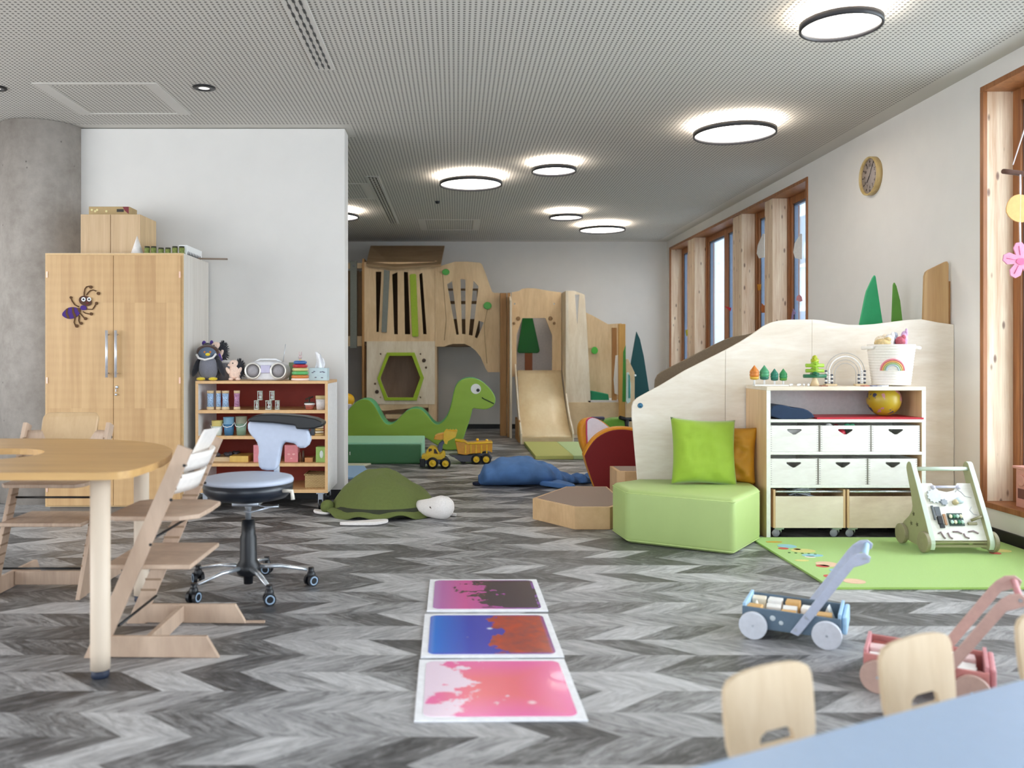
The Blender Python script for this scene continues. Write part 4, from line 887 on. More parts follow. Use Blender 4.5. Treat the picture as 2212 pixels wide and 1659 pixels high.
# ---- whale bean bag
DEN = mat('blue_denim_cotton', (82, 122, 178), 0.9, var=0.16, scale=9, bump=0.3)
wb = thing('whale_beanbag', 'blue whale shaped bean bag lying on the floor with its tail to the right', 'bean bag', (0.47, 7.72, 0))
m = MB(); nu, nv = 60, 36
def whale(u, v):
    a = 2*PI*v
    prof = [(0, 0.06), (0.06, 0.17), (0.2, 0.225), (0.4, 0.235), (0.55, 0.19), (0.68, 0.115), (0.76, 0.075), (0.86, 0.065), (0.94, 0.07), (1.0, 0.02)]
    for (p, r0), (q, r1) in zip(prof, prof[1:]):
        if u <= q: t = (u-p)/(q-p); t = t*t*(3-2*t); rr = r0+(r1-r0)*t; break
    x = -0.27+1.06*u; y = 0.10*u + rr*1.25*math.cos(a); hz = rr*0.52
    z = hz*0.98+hz*math.sin(a)
    wr = 0.020*math.sin(u*60+math.cos(a)*3)*(1 if u > 0.60 else 0.12)+0.012*abs(math.sin(u*9+a*2.0))*(1-u)+0.016*fb((x, y, z), 8)+0.010*fb((x*0.6, y*2, z), 17)
    return (x, y+wr*math.cos(a), max(z+wr*max(0, math.sin(a)), 0.002))
m.grid(whale, nu, nv)
obj('body', m, DEN, wb)
obj('side_fin', MB().prism(smooth_loop([(0.22, -0.10), (0.40, -0.28), (0.52, -0.40), (0.56, -0.36), (0.52, -0.20), (0.42, 0.0)], 1), 'z', 0.01, 0.055), DEN, wb, 0.018, seg=3)
obj('head_fin', MB().prism(smooth_loop([(-0.24, -0.08), (-0.30, -0.10), (-0.33, -0.06), (-0.30, 0.0), (-0.24, 0.03)], 1), 'z', 0.006, 0.03), mat('navy_cotton', (30, 36, 60), 0.9), wb, 0.008)

# ---- octagonal carpeted platform and second step
CARP = mat('taupe_carpet', (160, 140, 128), 0.98, var=0.10, scale=220, bump=0.4)
def platform(pts, h, label):
    t = thing('wooden_platform', label, 'platform', (pts[0][0], pts[0][1], 0), 0, 'low carpeted wooden platforms')
    q = [(a-pts[0][0], b-pts[0][1]) for a, b in pts]
    obj('frame', MB().prism(q, 'z', 0, h), wood('platform_wood', (216, 180, 134), (194, 156, 112), (0.3, 1, 0.3), 10), t, 0.003)
    cx = sum(a for a, b in q)/len(q); cy = sum(b for a, b in q)/len(q)
    ins = [(cx+(a-cx)*(1-0.032/max(math.hypot(a-cx, b-cy), .1)), cy+(b-cy)*(1-0.032/max(math.hypot(a-cx, b-cy), .1))) for a, b in q]
    obj('carpet', MB().prism(ins, 'z', h-0.002, h+0.002), CARP, t)
    m = MB()
    for (a, b) in q[:2]: m.box(a-0.0015, a+0.0015, b-0.0012, b+0.0012, 0.0, h)
    return t
platform([(0.54, 6.07), (0.785, 5.70), (1.02, 5.70), (1.16, 5.875), (1.16, 6.62), (0.846, 6.62)], 0.148, 'low octagonal wooden platform with taupe carpet top beside the green pouf')
platform([(1.25, 6.70), (1.31, 6.67), (1.75, 6.67), (1.75, 7.0), (1.25, 7.0)], 0.257, 'taller wooden step half hidden behind the plywood ramp wall')

# ---- green pouf
pf = thing('corner_pouf', 'light green five-sided upholstered pouf in front of the plywood wall', 'pouf', (1.45, 5.35, 0))
q = [(1.012, 5.60), (1.045, 5.285), (1.60, 4.945), (1.895, 5.36), (1.925, 5.56), (1.90, 5.73), (1.22, 5.77)]
q = [(a-1.45, b-5.35) for a, b in q]
GRV = mat('pale_green_leatherette', (172, 194, 120), 0.5, var=0.02, scale=8, bump=0.05)
bm = bmesh.new(); lo = [bm.verts.new((a, b, 0.0)) for a, b in q]; hi = [bm.verts.new((a, b, 0.328)) for a, b in q]
bm.faces.new(lo[::-1]); bm.faces.new(hi)
for i in range(len(q)): bm.faces.new((lo[i], lo[(i+1) % len(q)], hi[(i+1) % len(q)], hi[i]))
bmesh.ops.bevel(bm, geom=bm.edges[:], offset=0.035, segments=5, profile=0.5, affect='EDGES')
bm.normal_update(); mb = MB(); bm.verts.index_update()
mb.add([v.co for v in bm.verts], [[v.index for v in f.verts] for f in bm.faces], 0, True); bm.free()
obj('cover', mb, GRV, pf)
obj('seam', MB().tube([(a*0.985, b*0.985, 0.306) for a, b in q], 0.004, 6, closed=True).tube([(a*0.985, b*0.985, 0.018) for a, b in q], 0.004, 6, closed=True), mat('green_piping', (186, 206, 130), 0.5), pf)

# ---- scatter cushions
def pillow(name, label, w, h, t, m_, M, wr=0.010, seed=0):
    n = 26; mb = MB()
    def f(sg):
        def g_(u, v):
            a, b = 2*u-1, 2*v-1
            pin = 1-0.07*(1-b*b)*abs(a)**2; pin2 = 1-0.07*(1-a*a)*abs(b)**2
            th = t*0.5*max(0, (1-a**4))**0.55*max(0, (1-b**4))**0.55
            wz = wr*(fb((a, b, 0), 2.2, seed)+0.6*fb((a, b, 0), 5.0, seed+4))*(1-abs(a)**6)*(1-abs(b)**6)
            return (a*w/2*pin, sg*(th+wz) if sg < 0 else th, (b*h/2*pin2))
        return g_
    mb.grid(f(-1), n, n); mb.grid(f(1), n, n)
    mb.v = [tuple(M @ Vector(p)) for p in mb.v]
    return mb
LIME = mat('lime_velvet', (142, 172, 44), 0.85, var=0.04, scale=12, sheen=0.3)
MUST = mat('mustard_satin', (190, 132, 20), 0.6, var=0.08, scale=12)
pt_ = thing('scatter_cushion', 'lime green square cushion leaning on the plywood wall above the pouf', 'cushion', (XD(1519, 5.56), 5.53, 0.328), 0, 'cushions on the pouf')
cvr = obj('cover', pillow('c', '', 0.43, 0.43, 0.13, LIME, rotm(-0.22, 0.055, 0.06, (0, 0.02, 0.205)), 0.012), LIME, pt_)
pt2 = thing('scatter_cushion', 'mustard yellow cushion tucked behind the lime one beside the drawer shelf', 'cushion', (1.782, 5.665, 0.328), 0, 'cushions on the pouf')
obj('cover', pillow('c', '', 0.37, 0.37, 0.10, MUST, rotm(-0.12, 0.02, -0.45, (0.0, 0.0, 0.175)), 0.022, 9), MUST, pt2)

# ---- red petal seat
fs = thing('petal_seat', 'dark red petal-shaped foam seat with orange rims behind the platform', 'seat', (1.45, 7.4, 0))
dR = 7.35
front = smooth_loop([(850, 1060), (870, 1000), (935, 880), (1040, 740), (1180, 640), (1330, 580), (1500, 560), (1700, 575), (1900, 640), (2050, 800), (2080, 1000), (2040, 1300), (1900, 1700), (1090, 1700), (1010, 1540)], 1)
fp = px(front, dR, 8.296, 1160, 860)
cx_ = sum(a for a, b in fp)/len(fp); cz_ = sum(b for a, b in fp)/len(fp)
big = [(cx_+(a-cx_)*1.035+0.004, max(cz_+(b-cz_)*1.045+0.012, 0.0)) for a, b in fp]
ORG = mat('orange_yellow_vinyl', (222, 146, 24), 0.5, var=0.03); RED = mat('dark_red_vinyl', (122, 8, 12), 0.6, var=0.03); INW = mat('white_lilac_vinyl', (236, 232, 246), 0.5, var=0.03); PNK = mat('magenta_piping', (206, 70, 110), 0.5)
fr_ = obj('front_petal', MB().prism([(a, max(b, 0.0)) for a, b in big], 'y', dR+0.012, dR+0.14), ORG, fs, 0.02, True, seg=3)
obj('red_facing', MB().prism([(a, max(b, 0.0)) for a, b in fp], 'y', dR, dR+0.02), RED, fs, 0.006, True)
bp_ = smooth_loop([(715, 560), (730, 460), (790, 380), (880, 345), (1000, 340), (1120, 385), (1260, 490), (1500, 700), (1600, 1000), (1400, 1500), (1050, 1500), (860, 1080), (740, 800)], 1)
bq = px(bp_, 7.75, 8.296, 1160, 860)
obj('rear_petal', MB().prism([(a, max(b, 0.0)) for a, b in bq], 'y', 7.62, 7.78), ORG, fs, 0.03, True, seg=3)
inn = px([(900 if x < 900 else x, y) for x, y in smooth_loop([(855, 560), (880, 440), (930, 372), (1010, 350), (1120, 395), (1260, 500), (1500, 720), (1580, 1000), (1350, 1400), (1080, 1300), (930, 900)], 1)], 7.6, 8.296, 1160, 860)
cx_ = sum(a for a, b in inn)/len(inn); cz_ = sum(b for a, b in inn)/len(inn)
obj('piping', MB().prism([(cx_+(a-cx_)*1.05-0.004, cz_+(b-cz_)*1.03) for a, b in inn], 'y', 7.597, 7.63), PNK, fs, 0.003, True)
obj('inner_facing', MB().prism(inn, 'y', 7.588, 7.62), INW, fs, 0.004, True)

# ---- ride-on toy behind the petal seat
ro = thing('ride_on_toy', 'green ride-on toy with black handlebar glimpsed behind the red seat', 'ride-on toy', (1.85, 9.6, 0))
dG = 9.6
obj('body', MB().prism(px([(1285, 935), (1300, 908), (1318, 903), (1345, 901), (1352, 912), (1356, 960), (1290, 960)], dG), 'y', dG-0.10, dG+0.10), mat('grass_green_plastic', (106, 160, 58), 0.4), ro, 0.02, True, seg=3)
obj('handlebar', MB().tube([P(1339, 902, 9.45), P(1352, 906, 9.5), P(1366, 906, 9.5), P(1385, 902, 9.6)], 0.022, 8).tube([P(1354, 906, 9.5), P(1352, 940, 9.55)], 0.028, 8), BLACK, ro, 0, True)
for xx in (1295, 1350): obj('wheel', MB().tube([(XD(xx, dG), dG-0.13, 0.13), (XD(xx, dG), dG-0.08, 0.13)], 0.13, 24, smooth=False), BLACK, ro, 0, True)
obj('seat', MB().box(XD(1278, 9.6), XD(1305, 9.6), 9.55, 9.65, ZD(906, 9.6), ZD(900, 9.6), bev=0.01), mat('dark_lilac_rubber', (70, 66, 92), 0.5), ro, 0, True)
obj('seat_stem', MB().box(XD(1288, 9.6), XD(1296, 9.6), 9.57, 9.63, 0.2, ZD(905, 9.6)), BLACK, ro, 0, True)

# ---- soft blocks and mats behind the partition end
db = thing('foam_block', 'dark green foam block with mint top in front of the dinosaur', 'foam block', (-0.9, 9.6, 0))
xr = XD(911, 9.22)
obj('core', MB().box(-1.75, xr, 9.18, 10.0, 0.0, 0.222), mat('dark_green_vinyl', (66, 122, 78), 0.5, var=0.03), db, 0.025, True, seg=4)
obj('mint_cover', MB().box(-1.745, xr+0.004, 9.185, 10.0, 0.205, 0.232).box(xr-0.012, xr+0.006, 9.187, 10.0, 0.012, 0.225), mat('mint_vinyl', (158, 214, 180), 0.5, var=0.03), db, 0.010, True, seg=3)
obj('zip_pull', MB().box(XD(755, 9.17), XD(756.5, 9.17), 9.168, 9.18, ZD(983, 9.17), ZD(976, 9.17)), WHITEP, db, 0, True)
single('play_mat', 'cream foam mat lying before the dark green block', 'mat', MB().prism([(-1.8, 8.93), (-0.97, 8.93), (-0.90, 9.13), (-1.8, 9.13)], 'z', 0.001, 0.02), mat('cream_mat', (222, 220, 196), 0.6), bev=0.004)
single('play_mat', 'light blue foam mat behind the turtle cushion', 'mat', MB().prism([(-1.8, 8.05), (-0.78, 8.05), (-0.95, 8.92), (-1.8, 8.92)], 'z', 0.001, 0.02), mat('light_blue_mat', (150, 186, 224), 0.6), bev=0.004)
single('play_mat', 'pale mint foam mat edge right beside the partition end', 'mat', MB().prism([(-1.6, 7.35), (-0.915, 7.35), (-1.05, 8.0), (-1.6, 8.0)], 'z', 0.001, 0.022), mat('pale_mint_mat', (198, 226, 198), 0.6), bev=0.004)
sc_ = thing('foam_wedge', 'yellow and white foam wedge peeking out at the partition end', 'wedge cushion', (XD(748, 11.2), 11.2, 0))
obj('base', MB().prism(px([(700, 872), (759, 873), (748, 895), (735, 940), (735, 960), (690, 960)], 11.2), 'y', 11.15, 11.6), INW, sc_, 0.01, True)
obj('ball', MB().ell(P(752, 864, 11.3), (0.085, 0.085, 0.085)), mat('sunny_yellow_vinyl', (232, 178, 24), 0.4), sc_, 0, True)

# ---- dinosaur
dn = thing('dinosaur_bench', 'long green wooden dinosaur with two humps and smiling head', 'dinosaur figure', (0, 10.6, 0))
dD = 10.55
ol = [(747, 892.5), (761, 874.6), (775.8, 863), (790.5, 861.6), (800, 865), (810, 876), (821, 897), (831, 913.7), (841, 917.8), (854, 912), (867, 897), (880, 886), (896, 881), (911, 884), (924, 897), (935, 912), (945, 917.8), (956.5, 912), (968, 896), (974.4, 874.6), (981, 842), (987.4, 827.4), (1000.4, 817.7), (1020, 815), (1041, 822.5), (1059, 839), (1070.4, 856.7), (1070.4, 869.7), (1064, 879.5), (1049, 885), (1033, 883.6), (1021, 882), (1019, 892), (1015, 907), (1007, 930), (1000, 951), (990, 968), (984, 973), (960, 973), (955, 969), (945, 962), (935, 957), (921, 946), (911, 943), (899, 943), (890, 950), (886, 973), (850, 973), (842, 960), (820, 950), (760, 950), (740, 955), (733, 973), (690, 973), (690, 950), (705, 925), (730, 905)]
zz = px(ol, dD)
zz = [(a, max(b, 0.001)) for a, b in zz]
cr = []
for i, p in enumerate(zz):      # one rounding pass
    b = zz[(i+1) % len(zz)]; cr += [(p[0]*.75+b[0]*.25, p[1]*.75+b[1]*.25), (p[0]*.25+b[0]*.75, p[1]*.25+b[1]*.75)]
g = G('green_and_teal_stained_ply'); ng = g.n('ShaderNodeNewGeometry')
f = g.noise(g.coord(scale=(0.3, 1, 1)), 4, 3)
g.set('Base Color', g.ramp(f, [(0.3, c3(140, 176, 56)), (0.7, c3(154, 190, 70))])); g.set('Roughness', 0.5)
TEALE = mat('teal_green_edge', (88, 170, 116), 0.5)
obj('body', MB().prism(cr, 'y', dD, dD+0.42, 0, mi_side=1, smooth=True), [g.m, TEALE], dn, 0.012, True, seg=2)
obj('eye', MB().prism(circ(XD(1028, dD), ZD(840, dD), 0.062, 28), 'y', dD-0.006, dD+0.001), WHITEP, dn, 0, True)
obj('pupil', MB().prism(circ(XD(1032.5, dD), ZD(843, dD), 0.021, 18), 'y', dD-0.009, dD-0.004), BLACK, dn, 0, True)
obj('mouth', MB().tube([P(1041, 858.5, dD-0.002), P(1044, 861, dD-0.002), P(1056, 866.5, dD-0.002), P(1067, 872, dD-0.002)], 0.007, 6), mat('dark_green_line', (38, 62, 30), 0.6), dn, 0, True)

# ---- toy wheel loader and dump trailer
YEL = mat('toy_yellow', (238, 196, 20), 0.35, coat=0.3); OY = mat('toy_amber', (226, 160, 20), 0.35, coat=0.3); TYRE = mat('tyre_black', (24, 24, 26), 0.7)
dL = 8.92
ld = thing('toy_wheel_loader', 'yellow toy wheel loader with raised bucket beside the dark green block', 'toy vehicle', (XD(938, dL), dL, 0))
def wheel(t, x, y0, y1, r, hub=YEL):
    w_ = obj('wheel', MB().lathe([(r*0.55, 0), (r*0.93, 0), (r, (y1-y0)*0.25), (r, (y1-y0)*0.75), (r*0.93, (y1-y0)), (r*0.55, (y1-y0))], 26, M=rotm(-PI/2, 0, 0, (x, y0, r))), TYRE, t, 0, True)
    m = MB().lathe([(0.0001, -0.009), (r*0.2, -0.009), (r*0.24, -0.003), (r*0.5, -0.003), (r*0.6, -0.006), (r*0.62, -0.001), (r*0.62, 0.004)], 22, M=rotm(-PI/2, 0, 0, (x, y0, r)))
    obj('hub_cap', m, hub, w_, 0, True)
S6 = 6.144
def L(pts, d=dL): return px(pts, d, S6, 740, 900)
r = 0.058
for (xx) in (1195, 1365):
    wheel(ld, XD(740+xx/S6, dL-0.1), dL-0.13, dL-0.07, r if xx < 1300 else 0.055)
    wheel(ld, XD(740+(xx-20)/S6, dL+0.1), dL+0.07, dL+0.13, r if xx < 1300 else 0.055)
obj('rear_bumper', MB().box(XD(740+1030/S6, dL), XD(740+1100/S6, dL), dL-0.12, dL+0.12, 0.02, 0.10), BLACK, ld, 0.006, True)
obj('chassis', MB().box(XD(740+1060/S6, dL), XD(740+1400/S6, dL), dL-0.06, dL+0.06, 0.045, 0.10), mat('toy_slate_blue', (86, 98, 130), 0.4), ld, 0.004, True)
obj('hood', MB().prism(L([(1050, 575), (1055, 500), (1110, 482), (1115, 440), (1140, 435), (1145, 480), (1290, 490), (1330, 455), (1362, 470), (1365, 520), (1330, 560), (1245, 560), (1200, 530), (1130, 565)]), 'y', dL-0.085, dL+0.085), YEL, ld, 0.006, True)
cbn = obj('cab', MB().plate([L([(1140, 490), (1135, 420), (1165, 385), (1215, 385), (1255, 420), (1300, 495)]), L([(1215, 480), (1215, 425), (1235, 420), (1270, 490)])], 'y', dL-0.07, dL+0.07), YEL, ld, 0.004, True)
obj('cab_window', MB().prism(L([(1145, 460), (1145, 415), (1185, 415), (1190, 440)]), 'y', dL-0.073, dL-0.06).prism(L([(1210, 485), (1215, 422), (1237, 418), (1272, 492)]), 'y', dL-0.02, dL+0.02), mat('dark_cab_glass', (70, 40, 14), 0.3), cbn, 0, True)
obj('lift_arm', MB().prism(L([(1275, 455), (1262, 410), (1275, 360), (1320, 315), (1362, 325), (1330, 380), (1325, 440), (1300, 470)]), 'y', dL-0.025, dL+0.025), mat('toy_slate_blue', (86, 98, 130), 0.4), ld, 0.004, True)
bkt = MB(); bkt.prism(L([(1345, 210), (1375, 170), (1400, 178), (1500, 185), (1525, 178), (1500, 262), (1400, 312), (1388, 355), (1358, 345), (1342, 300)]), 'y', dL-0.10, dL-0.085).prism(L([(1345, 210), (1375, 170), (1400, 178), (1500, 185), (1525, 178), (1500, 262), (1400, 312), (1342, 300)]), 'y', dL+0.065, dL+0.08)
bkt.prism(L([(1525, 178), (1500, 262), (1400, 312), (1345, 300), (1355, 285), (1395, 290), (1485, 250), (1508, 182)]), 'y', dL-0.085, dL+0.065)
obj('bucket', bkt, YEL, ld, 0.003, True)
obj('bucket_jaw', MB().prism(L([(1212, 292), (1228, 245), (1262, 228), (1345, 212), (1352, 290), (1300, 302)]), 'y', dL-0.09, dL+0.07), OY, ld, 0.006, True)
m = MB()
for i in range(4):
    q = L([(1380+i*38, 168), (1392+i*38, 148), (1402+i*38, 170)]); m.prism(q, 'y', dL-0.10, dL-0.08)
obj('bucket_teeth', m, YEL, ld, 0, True)
dT = 9.28
tr_ = thing('toy_dump_trailer', 'yellow tipping toy trailer on grey chassis right of the loader', 'toy vehicle', (XD(1025, dT), dT, 0))
def T(pts, d=dT): return px(pts, d, S6, 740, 900)
obj('tipper_body', MB().prism(T([(1490, 305), (1620, 315), (1660, 345), (1985, 325), (1980, 465), (1930, 440), (1880, 440), (1830, 470), (1690, 480), (1640, 495), (1530, 480)]), 'y', dT-0.11, dT+0.11), OY, tr_, 0.006, True)
m = MB()
for xx in (1620, 1690, 1760, 1830, 1900): m.prism(T([(xx, 362), (xx+18, 360), (xx+18, 470), (xx, 474)]), 'y', dT-0.118, dT-0.108)
obj('ribs', m, YEL, tr_, 0.002, True)
obj('rim_rail', MB().tube([Vector((a, dT-0.11, b)) for a, b in T([(1495, 310), (1620, 320), (1660, 348), (1985, 328)])], 0.008, 6).ell(P(740+1790/S6, 900+305/S6, dT+0.1), 0.016).ell(P(740+1915/S6, 900+315/S6, dT+0.1), 0.016), YEL, tr_, 0, True)
obj('chassis', MB().prism(T([(1410, 500), (1500, 495), (1700, 500), (1760, 475), (1930, 470), (1985, 530), (1975, 555), (1930, 510), (1750, 520), (1700, 590), (1560, 585), (1480, 530)]), 'y', dT-0.09, dT+0.09), mat('toy_dark_grey', (84, 86, 98), 0.45), tr_, 0.005, True)
for xx in (1775, 1905): wheel(tr_, XD(740+xx/S6, dT-0.1), dT-0.12, dT-0.06, 0.054); wheel(tr_, XD(740+(xx-22)/S6, dT+0.1), dT+0.06, dT+0.12, 0.054)
obj('support_wheel', MB().tube([(XD(740+1600/S6, dT), dT-0.08, 0.03), (XD(740+1600/S6, dT), dT+0.08, 0.03)], 0.03, 16, smooth=False), TYRE, tr_, 0, True)
# ================================================================== play tower along the back wall
S7 = 6.9125; S6 = 6.144
def A(pts, d): return px(pts, d, S7, 740, 500)      # outlines of the upper left tower
def B(pts, d): return px(pts, d, S6, 740, 720)      # lower left tower
def C(pts, d): return px(pts, d, S6, 1040, 560)     # slide tower
def D_(pts, d): return px(pts, d, S6, 1060, 760)
DK = mat('shadow_brown_panel', (112, 88, 62), 0.7)  # brown darkened to hold the shade inside the enclosed tower
LIMEW = mat('lime_lacquer', (158, 186, 30), 0.45); GREYW = mat('grey_board', (128, 132, 126), 0.6); GREENK = mat('leaf_green_lacquer', (76, 172, 62), 0.4)
dF = 12.6
tw = thing('play_house_tower', 'tall plywood play house with slanted roof and hexagonal lime window', 'play house', (XD(863, dF), dF, 0))
slots = [A(p, dF) for p in ([(495, 600), (580, 600), (540, 1500), (505, 1500)], [(740, 640), (820, 605), (825, 1535), (770, 1535)], [(915, 600), (975, 605), (1010, 1535), (930, 1535)], [(1145, 640), (1190, 615), (1255, 1535), (1205, 1535)])]
x0, x1 = XD(787, dF), XD(939.5, dF); zt0 = ZD(566, dF); zm = ZD(738, dF); zl = ZD(873, dF)
obj('upper_panel', MB().plate([[(x0, zm), (x1, zm), (x1, zt0), (x0, zt0)]]+slots, 'y', dF, dF+0.03), PLAYWOOD, tw, 0, True)
obj('grey_board', MB().prism(A([(622, 575), (705, 590), (660, 1505), (583, 1505)], dF), 'y', dF-0.03, dF), GREYW, tw, 0.003, True)
obj('lime_board', MB().prism(A([(1003, 655), (1020, 640), (1085, 635), (1098, 650), (1135, 1560), (1120, 1572), (1050, 1572), (1038, 1555)], dF), 'y', dF-0.03, dF), LIMEW, tw, 0.004, True)
hexo = [(590, 255), (955, 255), (1080, 590), (985, 890), (560, 890), (460, 600)]; hexi = [(620, 300), (920, 300), (1030, 590), (935, 850), (600, 850), (500, 600)]
dH = dF-0.03; hx = B(hexi, dH)
small = [circ(XD(740+a/S6, dH), ZD(720+b/S6, dH), r, 14) for a, b, r in ((505, 275, .013), (1035, 275, .013), (1107, 455, .017), (430, 670, .017), (500, 850, .013), (1035, 850, .013))]
obj('hexagon_panel', MB().plate([[(XD(792, dH), zl), (XD(939.5, dH), zl), (XD(939.5, dH), zm+0.005), (XD(792, dH), zm+0.005)], hx]+small, 'y', dH, dH+0.03), BIRCH, tw, 0, True)
obj('hexagon_rim', MB().plate([B(hexo, dH), hx], 'y', dH-0.025, dH), LIMEW, tw, 0.004, True)
for a, b in ((1080, 360), (458, 775)):
    obj('bolt_cap', MB().lathe([(0.012, 0), (0.028, 0), (0.028, 0.012), (0.012, 0.012)], 18, M=rotm(PI/2, 0, 0, P(740+a/S6, 720+b/S6, dH))), mat('dark_bolt', (70, 50, 34), 0.5), tw, 0, True)
obj('side_panel', MB().box(x0-0.03, x0, dF, 13.65, 0, zt0+0.05), PLAYEDGE, tw, 0.002, True)
obj('side_panel', MB().box(x1-0.002, x1+0.028, dF+0.03, 13.65, 0, zt0+0.02), PLAYWOOD, tw, 0.002, True)
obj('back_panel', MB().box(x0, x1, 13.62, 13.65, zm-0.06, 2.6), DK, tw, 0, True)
obj('lower_back_panel', MB().box(x0, x1, 13.55, 13.58, 0, zm-0.07), wood('lit_lower_back_wood', (222, 190, 160), (196, 162, 132), (1, 1, 0.2), 5), tw, 0, True)  # lighter wood tone paints in the extra light on the lower part
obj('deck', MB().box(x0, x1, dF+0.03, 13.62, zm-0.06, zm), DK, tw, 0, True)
obj('step_board', MB().prism(B([(490, 935), (1140, 935), (1140, 985), (1000, 985), (540, 1030), (490, 1010)], dF), 'y', dF-0.02, dF+0.01), MAPLE, tw, 0.002, True)
obj('step_board', MB().prism(B([(570, 1075), (1142, 1075), (1142, 1135), (580, 1135)], dF), 'y', dF+0.01, dF+0.3), MAPLE, tw, 0.002, True)
obj('corner_post', MB().box(XD(926, dF), XD(939.5, dF), dF-0.02, dF+0.03, 0, zl), PLAYWOOD, tw, 0.002, True)
# slanted roof rising towards the wall
ra = [P(740+350/S7, 500+485/S7, 12.5), P(740+770/S7, 500+530/S7, 12.5), P(740+1465/S7, 500+492/S7, 12.5)]
rb = [P(740+418/S7, 500+212/S7, 13.25), P(740+1525/S7, 500+212/S7, 13.25)]
m = MB(); th = Vector((0, 0.012, -0.03))
vs = [ra[0], ra[1], ra[2], rb[1], rb[0]]; vs2 = [v+th for v in vs]
m.add(vs+vs2, [(0, 1, 2, 3, 4), (9, 8, 7, 6, 5)]+[(i, (i+1) % 5, (i+1) % 5+5, i+5) for i in range(5)])
obj('roof', m, wood('roof_panel', (178, 150, 116), (152, 124, 92), (0.2, 1, 1), 6), tw, 0, True)

# balcony piece left of the house
bl = thing('balcony_frame', 'beige play tower railing with grey upright at the partition end', 'play tower', (-1.7, 12.7, 0))
dQ = 12.75
obj('top_rail', MB().box(-2.6, XD(787, dQ), dQ, dQ+0.05, ZD(580, dQ), ZD(568, dQ)), MAPLE, bl, 0.002, True)
obj('bottom_rail', MB().box(-2.6, XD(786, dQ), dQ, dQ+0.05, ZD(748, dQ), ZD(726, dQ)), MAPLE, bl, 0.002, True)
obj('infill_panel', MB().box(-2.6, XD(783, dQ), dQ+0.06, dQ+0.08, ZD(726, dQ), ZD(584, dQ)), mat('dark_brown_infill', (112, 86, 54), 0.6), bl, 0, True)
obj('grey_upright', MB().box(XD(757, dQ), XD(771.5, dQ), dQ-0.03, dQ, ZD(752, dQ), ZD(564, dQ)), GREYW, bl, 0.003, True)
obj('post', MB().box(XD(783, dQ), XD(791, dQ), dQ-0.08, dQ-0.03, 0, ZD(570, dQ)), PLAYEDGE, bl, 0.003, True)
obj('bolt', MB().ell(P(764, 574, dQ-0.035), 0.014).ell(P(778, 586, dQ+0.055), 0.012), STEEL, bl, 0, True)

# bridge panel with slots between house and slide
br = thing('bridge_panel', 'wavy plywood bridge wall with fan of dark slots above the dinosaur head', 'play tower', (XD(1010, dF), dF, 0))
outl = [(940, 574.5), (955, 573.5), (970, 569), (983, 565.3), (1010, 565), (1036.6, 567.5), (1041, 571), (1048, 588), (1056, 611), (1063, 630), (1067, 632.5), (1080, 633), (1080, 803.8), (1054, 803.8), (1049, 796), (1038, 770.5), (1027, 757), (1016.7, 749), (1003.7, 742.8), (979, 742.8), (969, 745), (959.7, 749), (940, 749)]
s2 = [A(p, dF) for p in ([(1560, 785), (1635, 740), (1735, 1540), (1700, 1540)], [(1760, 710), (1835, 715), (1835, 1535), (1785, 1530)], [(1955, 735), (2030, 820), (1940, 1555), (1885, 1545)], [(2035, 1330), (2110, 1360), (2010, 1595), (1975, 1580)])]
obj('panel', MB().plate([px(outl, dF)]+s2, 'y', dF, dF+0.03), PLAYWOOD, br, 0, True)
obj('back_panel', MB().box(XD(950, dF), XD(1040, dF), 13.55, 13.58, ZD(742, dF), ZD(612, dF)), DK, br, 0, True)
obj('bright_stand_in', MB().box(XD(968, 12.95), XD(1030, 12.95), 12.95, 12.97, ZD(650, 12.95), ZD(628, 12.95)), mat('grey_white_stand_in', (206, 206, 208), 0.6), br, 0, True)  # pale pieces added in place of the bright window behind the slots
obj('bright_stand_in', MB().box(XD(968, 12.95), XD(1030, 12.95), 12.95, 12.97, ZD(689, 12.95), ZD(657, 12.95)), mat('white_stand_in', (246, 246, 246), 0.6), br, 0, True)
for ln in ([(956, 592), (960, 640), (964, 690), (960, 735)], [(1053, 668), (1046, 700), (1048, 740), (1052, 785)]):
    obj('engraved_line', MB().tube([P(a, b, dF-0.0005) for a, b in ln], 0.0035, 5), mat('engraved_brown', (150, 120, 84), 0.7), br, 0, True)
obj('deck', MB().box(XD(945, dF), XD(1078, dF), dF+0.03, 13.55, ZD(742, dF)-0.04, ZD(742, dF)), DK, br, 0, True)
for a, b, r1, r2 in ((963, 588, .055, .045), (1053, 660.5, .06, .055)):
    obj('leaf_knob', MB().prism(circ(XD(a, dF), ZD(b, dF), r1, 16, r2), 'y', dF-0.03, dF), GREENK, br, 0.006, True)
ps = thing('tower_post', 'tan wooden post pair between the bridge wall and the slide', 'post', (XD(1088, 12.4), 12.4, 0))
obj('post', MB().box(XD(1080.5, 12.5), XD(1094.5, 12.5), 12.5, 12.58, 0, ZD(633, 12.5)), PLAYEDGE, ps, 0.003, True)
obj('post', MB().box(XD(1095.5, 12.35), XD(1102, 12.35), 12.30, 12.36, 0, ZD(633, 12.35)), PLAYEDGE, ps, 0.003, True)

